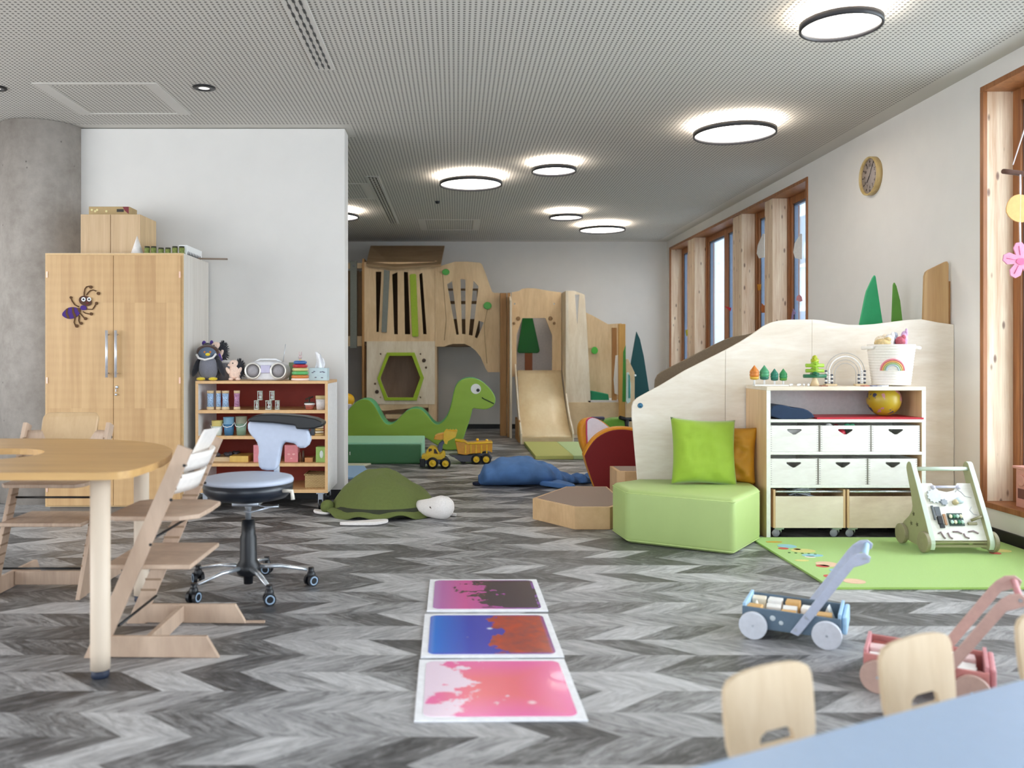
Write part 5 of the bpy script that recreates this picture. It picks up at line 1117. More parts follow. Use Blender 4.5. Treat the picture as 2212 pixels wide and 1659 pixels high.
# slide tower
dS = 12.4
sl = thing('slide_tower', 'plywood slide tower with arched opening and painted fir tree', 'slide', (XD(1165, dS), dS, 0))
face = [(400, 1400), (400, 440), (500, 420), (540, 392), (620, 382), (720, 388), (900, 420), (1060, 440), (1060, 1400), (1060, 1560), (400, 1560)]
win = [(545, 780), (850, 780), (940, 1010), (940, 1490), (465, 1490), (465, 1000)]
hl_ = [circ(XD(1040+a/S6, dS), ZD(560+b/S6, dS), r, 14) for a, b, r in ((440, 592, .014), (965, 592, .014))]
obj('front_panel', MB().plate([C(face, dS), C(win, dS)]+hl_, 'y', dS, dS+0.03), PLAYWOOD, sl, 0, True)
for a, b, r in ((487, 788, .03), (915, 788, .03), (432, 850, .02), (965, 850, .02)):
    obj('bolt_cap', MB().lathe([(r*0.4, 0), (r, 0), (r, 0.014), (r*0.4, 0.014)], 16, M=rotm(PI/2, 0, 0, P(1040+a/S6, 560+b/S6, dS))), mat('brown_bolt', (150, 116, 78), 0.5), sl, 0, True)
obj('rear_panel', MB().box(XD(1112, 13.3), XD(1196, 13.3), 13.3, 13.32, 0.9, 1.95), mat('lilac_grey_panel', (222, 214, 212), 0.7), sl, 0, True)
obj('side_cheek', MB().prism([(12.15, 0), (13.3, 0), (13.3, ZD(640, dS)), (12.43, ZD(632, dS)), (12.15, ZD(650, 12.15))], 'x', XD(1100, 12.3), XD(1104.5, 12.3)), BIRCH, sl, 0.003, True)
obj('side_cheek', MB().prism([(12.0, 0), (13.3, 0), (13.3, ZD(640, dS)), (12.43, ZD(632, dS)), (12.0, ZD(628, 12.0))], 'x', XD(1220, 12.1), XD(1226, 12.1)), BIRCH, sl, 0.003, True)
# slide chute: curved surface from the opening down to the mat
xa, xb = 0.865, 1.525
m = MB()
def chute(u, v):
    y = 12.38-1.08*u
    z = 0.93*(1-u)**1.0 if u < 0.68 else None
    zz_ = 0.955-1.30*u+0.40*u*u
    if u > 0.72: zz_ = 0.955-1.30*.72+0.40*.72**2+(u-0.72)*-0.45
    xo = 0.02*(1-u)
    return (xa+xo+(xb-xa-2*xo)*v, y, max(zz_, 0.06))
m.grid(chute, 24, 4)
o = obj('chute', m, wood('chute_laminate', (242, 222, 184), (228, 202, 158), (1, 0.2, 1), 5, 0.35), sl, 0, True); smo = o.modifiers.new('t', 'SOLIDIFY'); smo.thickness = 0.02
side = []
for k in range(13):
    u = k/12; c = chute(u, 0); side.append((c[1], c[2]+0.09 if u < 0.95 else c[2]+0.07))
prof = [(12.38, 0.80)]+[(y, max(z-0.16, 0.0)) for y, z in side[1:]]+[(11.28, 0.0), (11.28, 0.14)]+side[::-1]
for a in (xa-0.02, xb):
    obj('chute_side', MB().prism(prof, 'x', a, a+0.022), BIRCH, sl, 0.003, True)
obj('chute_front', MB().box(xa, xb, 11.285, 11.31, 0, 0.085), MAPLE, sl, 0.002, True)
obj('base_board', MB().box(xa-0.03, xa-0.005, 11.5, 12.15, 0, 0.3), PLAYEDGE, sl, 0.003, True)
ft = thing('tree_cutout', 'dark green fir tree cut-out with brown trunk behind the slide opening', 'wall decoration', (XD(1141, 13.28), 13.28, ZD(800, 13.28)))
dX = 13.28
obj('crown', MB().prism(C([(545, 785), (680, 785), (770, 1205), (765, 1230), (740, 1245), (500, 1245), (478, 1228), (480, 1205)], dX), 'y', dX-0.02, dX), mat('fir_green_lacquer', (18, 118, 40), 0.5), ft, 0.004, True)
obj('trunk', MB().prism(C([(575, 1245), (675, 1245), (675, 1500), (575, 1500)], dX), 'y', dX-0.018, dX), mat('trunk_brown_lacquer', (160, 88, 36), 0.5), ft, 0.003, True)

# landing mat
lm = thing('landing_mat', 'olive yellow landing mat with mint corner in front of the slide', 'mat', (1.2, 10.4, 0))
obj('pad', MB().prism([(0.885, 9.60), (1.31, 9.60), (1.31, 11.2), (0.885, 11.2)], 'z', 0.001, 0.045), mat('olive_yellow_vinyl', (186, 188, 108), 0.55, var=0.02), lm, 0.006, True)
obj('mint_corner', MB().prism([(1.312, 9.60), (1.75, 9.60), (1.75, 11.2), (1.312, 11.2)], 'z', 0.001, 0.045), mat('pale_mint_vinyl', (184, 208, 150), 0.55, var=0.02), lm, 0.006, True)

# right hand nook of the play tower
nk = thing('reading_nook', 'low plywood nook with bench and sloping side right of the slide', 'play tower', (XD(1290, 12.3), 12.3, 0))
dN = 12.2
obj('front_post_panel', MB().plate([C([(1140, 2400), (1140, 470), (1150, 420), (1235, 420), (1370, 470), (1395, 830), (1440, 1660), (1470, 2400)], dN), C([(1240, 470), (1300, 470), (1275, 850), (1268, 850)], dN)], 'y', dN, dN+0.03), BIRCH, nk, 0, True)
obj('front_base_panel', MB().prism(D_([(1030, 670), (1745, 670), (1745, 1100), (1030, 1100)], dN), 'y', dN-0.01, dN+0.02), MAPLE, nk, 0.002, True)
obj('rear_panel', MB().prism(C([(1370, 700), (1470, 745), (1680, 862), (1860, 850), (1860, 2000), (1370, 2000)], 13.0), 'y', 13.0, 13.03), wood('nook_rear_ply', (216, 190, 152), (188, 158, 118), (1, 1, 0.2), 6), nk, 0, True)
obj('side_post', MB().box(XD(1322, 12.3), XD(1332, 12.3), 12.28, 12.34, 0, ZD(708, 12.3)), PLAYEDGE, nk, 0.003, True)
obj('side_post', MB().box(XD(1336, 12.2), XD(1350, 12.2), 12.16, 12.24, 0, ZD(700, 12.2)), wood('honey_post', (212, 164, 92), (190, 140, 70), (1, 1, 0.1), 8), nk, 0.003, True)
obj('bench_board', MB().box(XD(1268, 12.3), XD(1340, 12.3), 12.2, 12.98, ZD(869, 12.25), ZD(865, 12.25)), mat('light_grey_board', (206, 204, 204), 0.6), nk, 0.002, True)
obj('white_board', MB().prism(px([(1330, 768), (1335, 767), (1335, 853), (1328, 850), (1326, 820)], 12.22), 'y', 12.22, 12.24), WHITEP, nk, 0.002, True)
obj('green_strip', MB().prism(px([(1346, 760), (1351, 746), (1352, 868), (1344, 868)], 12.1), 'y', 12.08, 12.1), mat('grass_green_lacquer', (72, 150, 60), 0.45), nk, 0.002, True)
obj('leaf_knob', MB().prism(circ(XD(1284, 12.98), ZD(757, 12.98), 0.05, 14, 0.055), 'y', 12.95, 12.98), GREENK, nk, 0.005, True)
single('bench_cushion', 'emerald green wedge cushion on the nook bench', 'cushion', MB().prism(px([(1275.5, 844), (1296, 848), (1313, 851), (1315, 864.5), (1276, 864.5)], 12.4), 'y', 12.35, 12.9), mat('emerald_vinyl', (30, 142, 98), 0.55), bev=0.012)
wh = thing('toy_house_front', 'small plywood house gable with white window beside the nook', 'play house', (XD(1362, 11.6), 11.6, 0))
dW = 11.6
obj('gable', MB().prism(px([(1353, 776), (1357, 775), (1371, 805), (1371, 880), (1371, 954.5), (1352, 954.5)], dW), 'y', dW, dW+0.03), MAPLE, wh, 0.003, True)
obj('window', MB().prism(px([(1353, 805), (1358, 804), (1362, 830), (1361, 868), (1355, 872), (1352, 866)], dW), 'y', dW-0.02, dW), mat('pale_mint_panel', (206, 230, 226), 0.5), wh, 0.003, True)
obj('shutter', MB().prism(px([(1357, 808), (1360, 812), (1361, 860), (1357, 860)], dW), 'y', dW-0.03, dW-0.02), mat('teal_shutter', (60, 150, 146), 0.5), wh, 0.001, True)
obj('handle', MB().ell(P(1372, 811, dW), (0.016, 0.02, 0.014)), WHITEP, wh, 0, True)
single('fir_tree_panel', 'tall dark teal fir tree panel standing before the back wall', 'tree panel', MB().prism(px([(1375, 716), (1382.6, 732.5), (1391, 770), (1400, 828), (1418, 950), (1350, 950), (1357, 830), (1363.5, 780)], 11.9), 'y', 11.9, 11.93), mat('dark_teal_lacquer', (14, 78, 82), 0.5), bev=0.004)
# ================================================================== right side of the room
# ---- plywood ramp wall
dP = 5.82
rw = thing('plywood_ramp_wall', 'wavy birch plywood wall of a play ramp behind the drawer shelf', 'play ramp', (2.3, dP, 0))
top = [(1365, 900), (1365, 878), (1368, 868), (1376, 860), (1388, 853), (1427, 832), (1480, 800), (1567, 756)]
mid = [(1567, 756), (1600, 738), (1625, 722), (1650, 704), (1665, 697), (1680, 693), (1700, 690.5), (1754, 690)]
rgt = [(1754, 690), (1775, 691.5), (1800, 697), (1830, 701.5), (1860, 702), (1890, 700), (1920, 696), (1960, 691), (1990, 689.5), (2030, 697), (2061, 701)]
def ramp_panel(t, xl, xr_):
    pts = px(t, dP); pts = [(XD(xl, dP)+0.001, 0.0)]+pts[0:]+[(XD(xr_, dP)-0.001, 0.0)]
    pts[1] = (pts[0][0]-(0.0 if xl > 1400 else 0.0), pts[1][1]); pts[-2] = (pts[-1][0], pts[-2][1])
    return pts
a = px(top, dP); obj('side_panel', MB().prism([(XD(1386, dP), 0.0)]+a+[(XD(1567, dP)-0.001, 0.0)], 'y', dP, dP+0.022), BIRCHH, rw, 0.004, True)
a = px(mid, dP); obj('side_panel', MB().prism([(XD(1567, dP)+0.001, 0.0)]+[(XD(1567, dP)+0.001, a[0][1])]+a[1:]+[(XD(1754, dP)-0.001, 0.0)], 'y', dP, dP+0.022), BIRCHH, rw, 0.003, True)
a = px(rgt, dP); obj('side_panel', MB().prism([(XD(1754, dP)+0.001, 0.0)]+[(XD(1754, dP)+0.001, a[0][1])]+a[1:]+[(XD(2061, dP), 0.0)], 'y', dP, dP+0.022), BIRCHH, rw, 0.003, True)
obj('bolt', MB().lathe([(0.0001, 0.006), (0.008, 0.006), (0.008, 0.003), (0.012, 0.003), (0.017, 0.006), (0.018, 0.0)], 20, M=rotm(PI/2, 0, 0, P(1383, 876, dP))), mat('teal_blue_metal', (60, 110, 140), 0.3, 0.5), rw, 0, True)
dC = 6.55
obj('far_side_panel', MB().prism(px([(1415, 832), (1416, 820), (1421, 810), (1430, 803), (1447, 794), (1480, 777), (1540, 746), (1565, 734), (1585, 727), (1612, 723), (1700, 700), (1750, 700), (1750, 1095), (1415, 1095)], dC), 'y', dC, dC+0.03), mat('shaded_carpet_board', (124, 108, 88), 0.9, var=0.08, scale=120, bump=0.2), rw, 0.004, True)  # brown carpet tone with the shade of the far side put into it
obj('ramp_floor', MB().prism([(XD(1400, 6.2), 0.05), (XD(1400, 6.2), 0.12), (2.6, 1.0), (3.3, 1.0), (3.3, 0.95), (2.6, 0.95)], 'y', dP+0.03, dC), CARP, rw, 0, True)
obj('corner_board', MB().prism(px([(1990, 760), (1995, 597), (1998, 588), (2004, 583), (2040, 565.5), (2044, 565), (2047, 570), (2047, 760)], 5.86), 'y', 5.846, 5.868), wood('tan_corner_board', (196, 160, 112), (176, 138, 92)), rw, 0.003, True)
obj('corner_board', MB().prism(px([(2040, 608), (2051, 608), (2051, 760), (2040, 760)], 5.89), 'y', 5.87, 5.89).prism(px([(2045, 628), (2055, 628), (2055, 760), (2045, 760)], 5.91), 'y', 5.892, 5.91), PLAYEDGE, rw, 0.002, True)
single('fir_tree_panel', 'bright green pointed tree panel peeking over the plywood wall, left one', 'tree panel', MB().prism(px([(1856, 813), (1858, 699), (1870, 640), (1873, 628), (1886, 600), (1890, 594), (1892, 598), (1907, 697), (1922, 813)], 6.3), 'y', 6.3, 6.322), mat('emerald_stained_wood', (52, 174, 116), 0.5, var=0.08, scale=8), bev=0.003)
single('fir_tree_panel', 'narrow olive green tree panel peeking over the plywood wall, right one', 'tree panel', MB().prism(px([(1927, 813), (1928, 692), (1931, 615), (1933, 610), (1937, 618), (1945, 650), (1950, 694), (1953, 813)], 6.36), 'y', 6.36, 6.382), mat('olive_stained_wood', (98, 158, 62), 0.5, var=0.08, scale=8), bev=0.003)

# ---- drawer shelf
dU = 5.42
ux0, ux1 = XD(1656, dU), XD(2000, dU); uzt = ZD(835, dU)
us = thing('drawer_shelf', 'white-edged toy shelf with six handled boxes in front of the plywood wall', 'shelf', ((ux0+ux1)/2, dU, 0))
uw = (ux1-ux0)/2; uD = 0.385; e = 0.025
WE = mat('cream_white_edge', (232, 232, 222), 0.5)
INR = wood('shelf_side_wood', (222, 188, 146), (200, 164, 120), (1, 1, 0.05), 18)
for a, b in ((-uw, -uw+e), (uw-e, uw)):
    obj('side_panel', MB().box(a, b, 0.002, uD, 0, uzt-e), INR, us)
    obj('edge_band', MB().box(a, b, 0, 0.002, 0, uzt-e), WE, us)
obj('top_board', MB().box(-uw, uw, -0.002, uD, uzt-e, uzt), wood('pale_top_board', (234, 222, 204), (216, 200, 178), (0.2, 1, 1), 10), us, 0.002)
za, zb_, zc_ = ZD(906, dU), ZD(976, dU), ZD(1047.5, dU)
for z in (za, zb_, zc_): obj('shelf_board', MB().box(-uw+e, uw-e, 0.0, uD-0.012, z-0.019, z), WE, us, 0.002)
obj('back_panel', MB().box(-uw+e, uw-e, uD-0.012, uD, 0.02, uzt-e), mat('pale_lilac_back', (216, 212, 212), 0.6), us)
UX = (ux0+ux1)/2
def handle_hole(cx, z, w_=0.047, h=0.028): return [(cx-w_, z), (cx-w_+0.004, z+0.006), (cx+w_-0.004, z+0.006), (cx+w_, z), (cx+w_-0.006, z-0.007), (cx+0.008, z-h), (cx-0.008, z-h), (cx-w_+0.006, z-0.007)]
rows = (('upper', zb_, ZD(919.5, dU), ((1664.5, 1768.5), (1773.5, 1880.5), (1884, 1987.5))), ('lower', zc_, ZD(991, dU), ((1664.5, 1766), (1770, 1873), (1877, 1982))))
nm = ('left', 'middle', 'right')
SLOTM = mat('finger_joint_groove', (150, 146, 140), 0.6)
k = 0
for rn, z0, z1, cols in rows:
    for i, (a, b) in enumerate(cols):
        xa_, xb_ = XD(a, dU), XD(b, dU); cx = (xa_+xb_)/2; hwx = (xb_-xa_)/2
        t = thing('toy_box', 'white wooden box with arrow grip hole, %s row %s of the drawer shelf' % (rn, nm[i]), 'box', (cx, dU+0.004, z0), 0, 'white handled boxes in the drawer shelf')
        h = z1-z0
        obj('front', MB().plate([[(-hwx, 0.001), (hwx, 0.001), (hwx, h), (-hwx, h)], handle_hole(0, h-0.028)], 'y', 0, 0.009), WHITEW, t)
        m = MB().box(-hwx, -hwx+0.008, 0.009, 0.33, 0.001, h).box(hwx-0.008, hwx, 0.009, 0.33, 0.001, h).box(-hwx+0.008, hwx-0.008, 0.322, 0.33, 0.001, h).box(-hwx+0.008, hwx-0.008, 0.009, 0.322, 0.001, 0.008)
        obj('box_body', m, WHITEW, t)
        for lo_, hi_ in ((-hwx-0.0004, -hwx+0.010), (hwx-0.010, hwx+0.0004)):
            m = MB()
            for q in range(12): zz_ = 0.004+q*h/12.0; m.box(lo_, hi_, -0.0006, 0.002, zz_, zz_+0.003)
            obj('finger_joint', m, SLOTM, t)
# contents seen in the boxes
bxm = XD(1827, dU)
for i, (dx, dz, r, c, lb) in enumerate(((-0.085, 0.155, 0.022, (226, 226, 228), 'white'), (-0.04, 0.152, 0.02, (120, 30, 44), 'crimson'), (0.03, 0.156, 0.02, (70, 160, 124), 'sea green'), (0.062, 0.155, 0.02, (92, 176, 140), 'mint'), (-0.012, 0.108, 0.035, (190, 40, 60), 'red'))):
    single('toy_ball', '%s toy ball heaped in the upper middle white box' % lb, 'toy', MB().ell((0, 0, 0), r, 16, 10), mat('toyball_%d' % i, c, 0.4), (bxm+dx, dU+0.05, zb_+dz))
single('folded_paper', 'folded white papers inside the upper left white box', 'paper', MB().box(-0.06, 0.06, 0, 0.2, 0, 0.125), mat('folded_white_paper', (226, 224, 220), 0.7), (XD(1716, dU), dU+0.05, zb_+0.01), 0.05)
# rolling crates
for i, (a, b, lb) in enumerate(((1672, 1828.5, 'rolling wooden crate with chrome bar under the drawer shelf, left one'), (1832, 1987, 'rolling wooden crate with chrome bar under the drawer shelf, right one behind the walker'))):
    xa_, xb_ = XD(a, dU), XD(b, dU); cx = (xa_+xb_)/2; hwx = (xb_-xa_)/2
    t = thing('rolling_crate', lb, 'crate', (cx, dU+0.012, 0), 0, 'rolling crates under the drawer shelf')
    zlo, zf_, zs_2 = ZD(1141.5, dU), ZD(1073, dU), ZD(1058, dU)
    obj('front_board', MB().box(-hwx+0.014, hwx-0.014, 0, 0.014, zlo, zf_), wood('crate_front_%d' % i, (238, 226, 204) if i == 0 else (232, 214, 190), (220, 204, 180) if i == 0 else (200, 176, 150), (0.3, 1, 1), 6), t, 0.002)
    for sg in (-1, 1): obj('side_board', MB().box(sg*hwx-(0.014 if sg > 0 else 0), sg*hwx+(0 if sg > 0 else 0.014), 0, 0.32, zlo, zs_2), INR, t, 0.002)
    obj('back_board', MB().box(-hwx+0.014, hwx-0.014, 0.306, 0.32, zlo, zf_).box(-hwx+0.014, hwx-0.014, 0.014, 0.306, zlo, zlo+0.012), INR, t)
    obj('grip_bar', MB().tube([(-hwx+0.01, 0.012, ZD(1063, dU)), (hwx-0.01, 0.012, ZD(1063, dU))], 0.007, 10), CHROME, t)
    for sg in (-1, 1):
        for yy in (0.05, 0.27):
            cst = castor(t, sg*(hwx-0.045), yy, 0.026, top=zlo)
            if yy < 0.1: obj('hub_disc', MB().lathe([(0.0001, 0.002), (0.024, 0.002), (0.025, 0.0)], 20, M=rotm(PI/2, 0, 0, (sg*(hwx-0.045)-0.02, yy-0.024, 0.027))), mat('grey_castor_disc', (150, 152, 156), 0.4), cst)
single('toy_chain', 'tangled pale grey toy chain filling the left rolling crate', 'toy', (lambda m: m)(MB().tube([(0.05*math.cos(k*1.7)*(1+k*0.02)+0.02*math.sin(k*2.3), 0.06*math.sin(k*1.3), 0.02*math.sin(k*0.9)+0.012*(k % 3)) for k in range(40)], 0.006, 6)), mat('pale_grey_chain', (176, 182, 190), 0.5), (XD(1740, dU), dU+0.10, ZD(1070, dU)))
# open compartment
m = MB().prism(smooth_loop([(0.0, 0.0), (0.0, 0.078), (0.045, 0.092), (0.10, 0.088), (0.145, 0.070), (0.20, 0.072), (0.255, 0.050), (0.295, 0.0)], 1), 'y', 0.01, 0.28)
single('navy_cushion', 'navy blue cloud-shaped cushion in the open shelf compartment', 'cushion', m, mat('navy_felt', (26, 48, 76), 0.8), (XD(1664, dU)+0.004, dU, za), bev=0.008)
single('red_folder', 'flat red board lying in the open shelf compartment under the ball', 'board', MB().prism([(-0.31, -0.006), (0.36, -0.012), (0.35, 0.3), (-0.3, 0.3)], 'z', 0.0005, 0.012), mat('red_board', (186, 30, 48), 0.45), (XD(1872, dU), dU+0.01, za), bev=0.002)
g = G('printed_yellow_ball'); n1 = g.noise(g.coord(loc=(0.3, 0.1, 0)), 13, 3, 0.5)
col = g.ramp(n1, [(0.0, c3(60, 70, 110)), (0.36, c3(90, 90, 110)), (0.4, c3(190, 164, 44)), (0.60, c3(190, 164, 44)), (0.63, c3(196, 140, 150)), (0.7, c3(160, 60, 60))], 'CONSTANT')
g.set('Base Color', col); g.set('Roughness', 0.35)
single('play_ball', 'yellow printed play ball on the red board in the shelf', 'ball', MB().ell((0, 0, 0.105), 0.105, 32, 20), g.m, (XD(1911, dU+0.15), dU+0.16, za+0.012))

# toys on the drawer shelf
UZ = uzt
cols4 = (('orange', (206, 122, 44), (214, 170, 60), 0.134, 1629.5), ('green', (70, 150, 104), (30, 104, 84), 0.134, 1651), ('teal', (34, 118, 96), (28, 96, 80), 0.112, 1673), ('leaf green', (52, 140, 82), (88, 150, 60), 0.112, 1692))
for n_, c1, c2, h, xx in cols4:
    t = thing('toy_tree', 'little %s wooden toy tree on white stem on the drawer shelf' % n_, 'toy tree', (XD(xx, 5.58), 5.58, UZ), 0, 'four little wooden trees')
    r = 0.030 if h > 0.12 else 0.025
    obj('stem', MB().lathe([(0.006, 0), (0.006, h*0.4)], 12), WHITEP, t)
    m = MB().lathe([(0.0001, h*0.30), (r*0.8, h*0.32), (r*0.9, h*0.46), (r, h*0.50), (r*0.98, h*0.56), (r*0.9, h*0.60), (r, h*0.63), (r*0.9, h*0.72), (0.0005, h)], 20)
    obj('crown', m, mat('tree_crown_%s' % n_.replace(' ', '_'), c1, 0.45), t)
    obj('lower_ring', MB().lathe([(r*0.4, h*0.29), (r*0.86, h*0.315), (r*0.94, h*0.43), (r*0.5, h*0.44)], 20), mat('tree_ring_%s' % n_.replace(' ', '_'), c2, 0.45), t)
bs_ = thing('white_base_strip', 'white wooden base strip carrying the four little trees', 'base strip', (XD(1665, 5.5), 5.5, UZ))
obj('strip', MB().box(-0.11, 0.11, -0.02, 0.02, 0, 0.010), WHITEW, bs_, 0.003)
r4 = random.Random(9)
for i in range(6):
    single('white_pebble', ['first', 'second', 'third', 'fourth', 'fifth', 'sixth'][i]+' tiny white pebble counted from the four little trees towards the stacking tree', 'pebble', MB().ell((0, 0, 0.008), (0.008+0.004*r4.random(), 0.007, 0.008), 10, 6), WHITEP, (XD(1705+i*8, 5.5)+0.004*r4.random(), 5.48+0.05*r4.random(), UZ), r4.random(), 'white wooden pebbles')
tr2 = thing('stacking_tree', 'stacking toy tree of crossed green bars on a wooden cone', 'toy tree', (XD(1760, 5.52), 5.52, UZ))
obj('cone_base', MB().lathe([(0.0001, 0), (0.030, 0), (0.012, 0.052), (0.0001, 0.054)], 22), MAPLE, tr2)
for z, hl2, c, n_ in ((0.064, 0.072, (22, 102, 66), 'd'), (0.098, 0.057, (140, 176, 44), 'l'), (0.132, 0.057, (150, 188, 50), 'l2'), (0.164, 0.022, (168, 176, 30), 'y')):
    mm = mat('stack_bar_%s' % n_, c, 0.4)
    obj('bar', MB().tube([(-hl2, 0, z), (hl2, 0, z)], 0.0115, 12).tube([(0, -hl2*.7, z+0.012), (0, hl2*.7, z+0.012)], 0.010, 12), mm, tr2)
    obj('bead', MB().ell((0, 0, z+0.017), 0.016, 14, 8), mm, tr2)
obj('tip', MB().ell((0, 0, 0.186), (0.012, 0.012, 0.012)), mat('stack_bar_y', (168, 176, 30), 0.4), tr2)
rb_ = thing('bead_arch', 'wire rainbow abacus with black and white beads on the drawer shelf', 'toy', (XD(1826, 5.56), 5.56, UZ))
obj('base', MB().box(-0.135, -0.06, -0.02, 0.02, 0, 0.012).box(0.06, 0.135, -0.02, 0.02, 0, 0.012), MAPLE, rb_, 0.002)
for i, r in enumerate((0.125, 0.106, 0.087, 0.068)):
    hgt = 0.212-0.022*i
    pts = [(-r, 0, 0.01), (-r, 0, hgt-r)]+[(-r*math.cos(PI*k/20), 0, hgt-r+r*math.sin(PI*k/20)) for k in range(1, 20)]+[(r, 0, hgt-r), (r, 0, 0.01)]
    obj('wire', MB().tube(pts, 0.0020 if i != 1 else 0.0038, 8), mat('arch_wire_%d' % i, (176, 172, 170) if i != 1 else (240, 238, 236), 0.35, 0.4 if i != 1 else 0), rb_)
for sg in (-1, 1):
    for i, r in enumerate((0.125, 0.106, 0.087)):
        m = MB()
        for k in range(7 if i != 2 else 5): m.ell((sg*r, 0, 0.02+k*0.0125), (0.009, 0.009, 0.006), 12, 6, mi=(k+i) % 2 if i != 1 else 1)
        obj('beads', m, [mat('bead_slate', (70, 78, 92), 0.4), mat('bead_white', (232, 230, 228), 0.4)], rb_)
for i, (xx, c, wd) in enumerate(((1778, (150, 88, 66), 0.02), (1868, (176, 92, 78), 0.02), (1886, (120, 124, 150), 0.03), (1905, (210, 214, 232), 0.04))):
    single('card_sheet', ['brown', 'rust red', 'grey blue', 'pale lilac'][i]+' small picture card lying at the front of the drawer shelf top', 'card', MB().box(-wd, wd, -0.02, 0.02, 0, 0.006), mat('card_%d' % i, c, 0.6), (XD(xx, 5.46), 5.455, UZ), 0.2*i)
fbk = thing('rope_basket', 'white rope basket with stitched rainbow on the right of the drawer shelf', 'basket', (XD(1928, 5.56), 5.58, UZ))
prof = [(0.0001, 0.002)]
nrow = 15
for i in range(nrow): 
    r = 0.112+0.030*i/nrow; z = 0.006+i*0.0175
    prof += [(r, z), (r+0.0035, z+0.005), (r+0.0035, z+0.011), (r+0.001, z+0.0165)]
prof += [(0.139, 0.262), (0.128, 0.262), (0.10, 0.02), (0.0001, 0.015)]
obj('body', MB().lathe(prof, 44), mat('white_cotton_rope', (240, 234, 226), 0.9, var=0.03, scale=90), fbk)
for sg in (-1, 1):
    obj('handle', MB().tube([(sg*0.130, -0.05, 0.248), (sg*0.165, -0.04, 0.245), (sg*0.185, 0.0, 0.243), (sg*0.165, 0.04, 0.245), (sg*0.130, 0.05, 0.248)], 0.011, 8), mat('white_cotton_rope', (240, 234, 226), 0.9), fbk)
for i, (r, c) in enumerate(((0.070, (232, 140, 150)), (0.058, (226, 170, 110)), (0.047, (176, 196, 140)), (0.036, (186, 200, 206)))):
    rsurf = lambda z: 0.1165+0.030*(z-0.006)/0.2625+0.001
    pts = []
    for k in range(17):
        a = PI*k/16; x = -0.012+r*math.cos(a); z = 0.10+r*math.sin(a)*1.0
        rr_ = rsurf(z); th_ = x/rr_-0.30; pts.append((rr_*math.sin(th_), -rr_*math.cos(th_), z))
    obj('rainbow_stitch', MB().tube(pts, 0.0062, 6), mat('rainbow_%d' % i, c, 0.85), fbk)
ctn = (('beige wooden ring heap', (206, 180, 130), (-0.07, -0.03, 0.275), (0.05, 0.045, 0.03)), ('white plush ear', (236, 232, 230), (-0.01, 0.0, 0.29), (0.03, 0.03, 0.045)), ('lilac plush horn', (206, 170, 206), (0.085, 0.0, 0.30), (0.022, 0.022, 0.055)), ('rose plush doll', (186, 96, 110), (0.05, -0.02, 0.285), (0.03, 0.03, 0.035)), ('grey speckled ball', (176, 184, 196), (0.02, 0.03, 0.295), (0.035, 0.03, 0.04)), ('cream cloth doll', (230, 214, 190), (-0.05, 0.03, 0.29), (0.04, 0.03, 0.035)))
for n_, c, p, r in ctn:
    single('soft_toy', n_+' sticking out of the rope basket', 'soft toy', MB().ell((0, 0, 0), r, 16, 10).ell((r[0]*0.5, -r[1]*0.4, r[2]*0.8), (r[0]*0.45, r[1]*0.45, r[2]*0.5), 12, 8), mat('basket_'+n_.replace(' ', '_'), c, 0.9, var=0.25, scale=60, bump=0.3), tuple(Vector(fbk.location)+Vector(p)))

# ---- green rug
rg = MB(); RX0, RX1, RY0, RY1 = 1.845, 3.335, 4.225, 5.40
rg.prism(rrect(RX0, RX1, RY0, RY1, 0.01, 2), 'z', 0.001, 0.012)
pats = ((1672, 1171, 0.05, 0.02, 1), (1700, 1180, 0.055, 0.05, 2), (1692, 1185, 0.03, 0.025, 3), (1735, 1190, 0.07, 0.05, 4), (1722, 1187, 0.02, 0.02, 3), (1755, 1200, 0.06, 0.035, 2), (1750, 1203, 0.03, 0.02, 5), (1732, 1211, 0.04, 0.02, 4), (1787, 1219, 0.06, 0.06, 6), (1777, 1223, 0.035, 0.03, 3), (1808, 1232, 0.04, 0.03, 2), (1792, 1245, 0.03, 0.03, 3), (1845, 1256, 0.055, 0.05, 6), (2165, 1190, 0.05, 0.04, 4), (2150, 1195, 0.03, 0.03, 3))
for a, b, r1, r2, mi in pats:
    d = 2120/(b-CY)*0.99; x = XD(a, d); rg.prism(circ(x, d, r1, 20, r2), 'z', 0.010, 0.0135, mi=mi)
for q in range(5): d = 4.97-0.01*q; rg.prism(circ(XD(1705+q*14, d), d, 0.008, 8), 'z', 0.012, 0.0148, mi=7)
RUGM = mat('bright_green_pile', (158, 194, 98), 0.98, var=0.06, scale=160, bump=0.5, sheen=0.2)
single('green_rug', 'bright green children rug with small flower motifs before the drawer shelf', 'rug', rg, [RUGM]+[mat('rug_print_%d' % i, c, 0.95) for i, c in enumerate(((206, 160, 60), (150, 196, 206), (206, 90, 80), (216, 206, 130), (230, 226, 220), (226, 190, 160), (70, 100, 50)))])

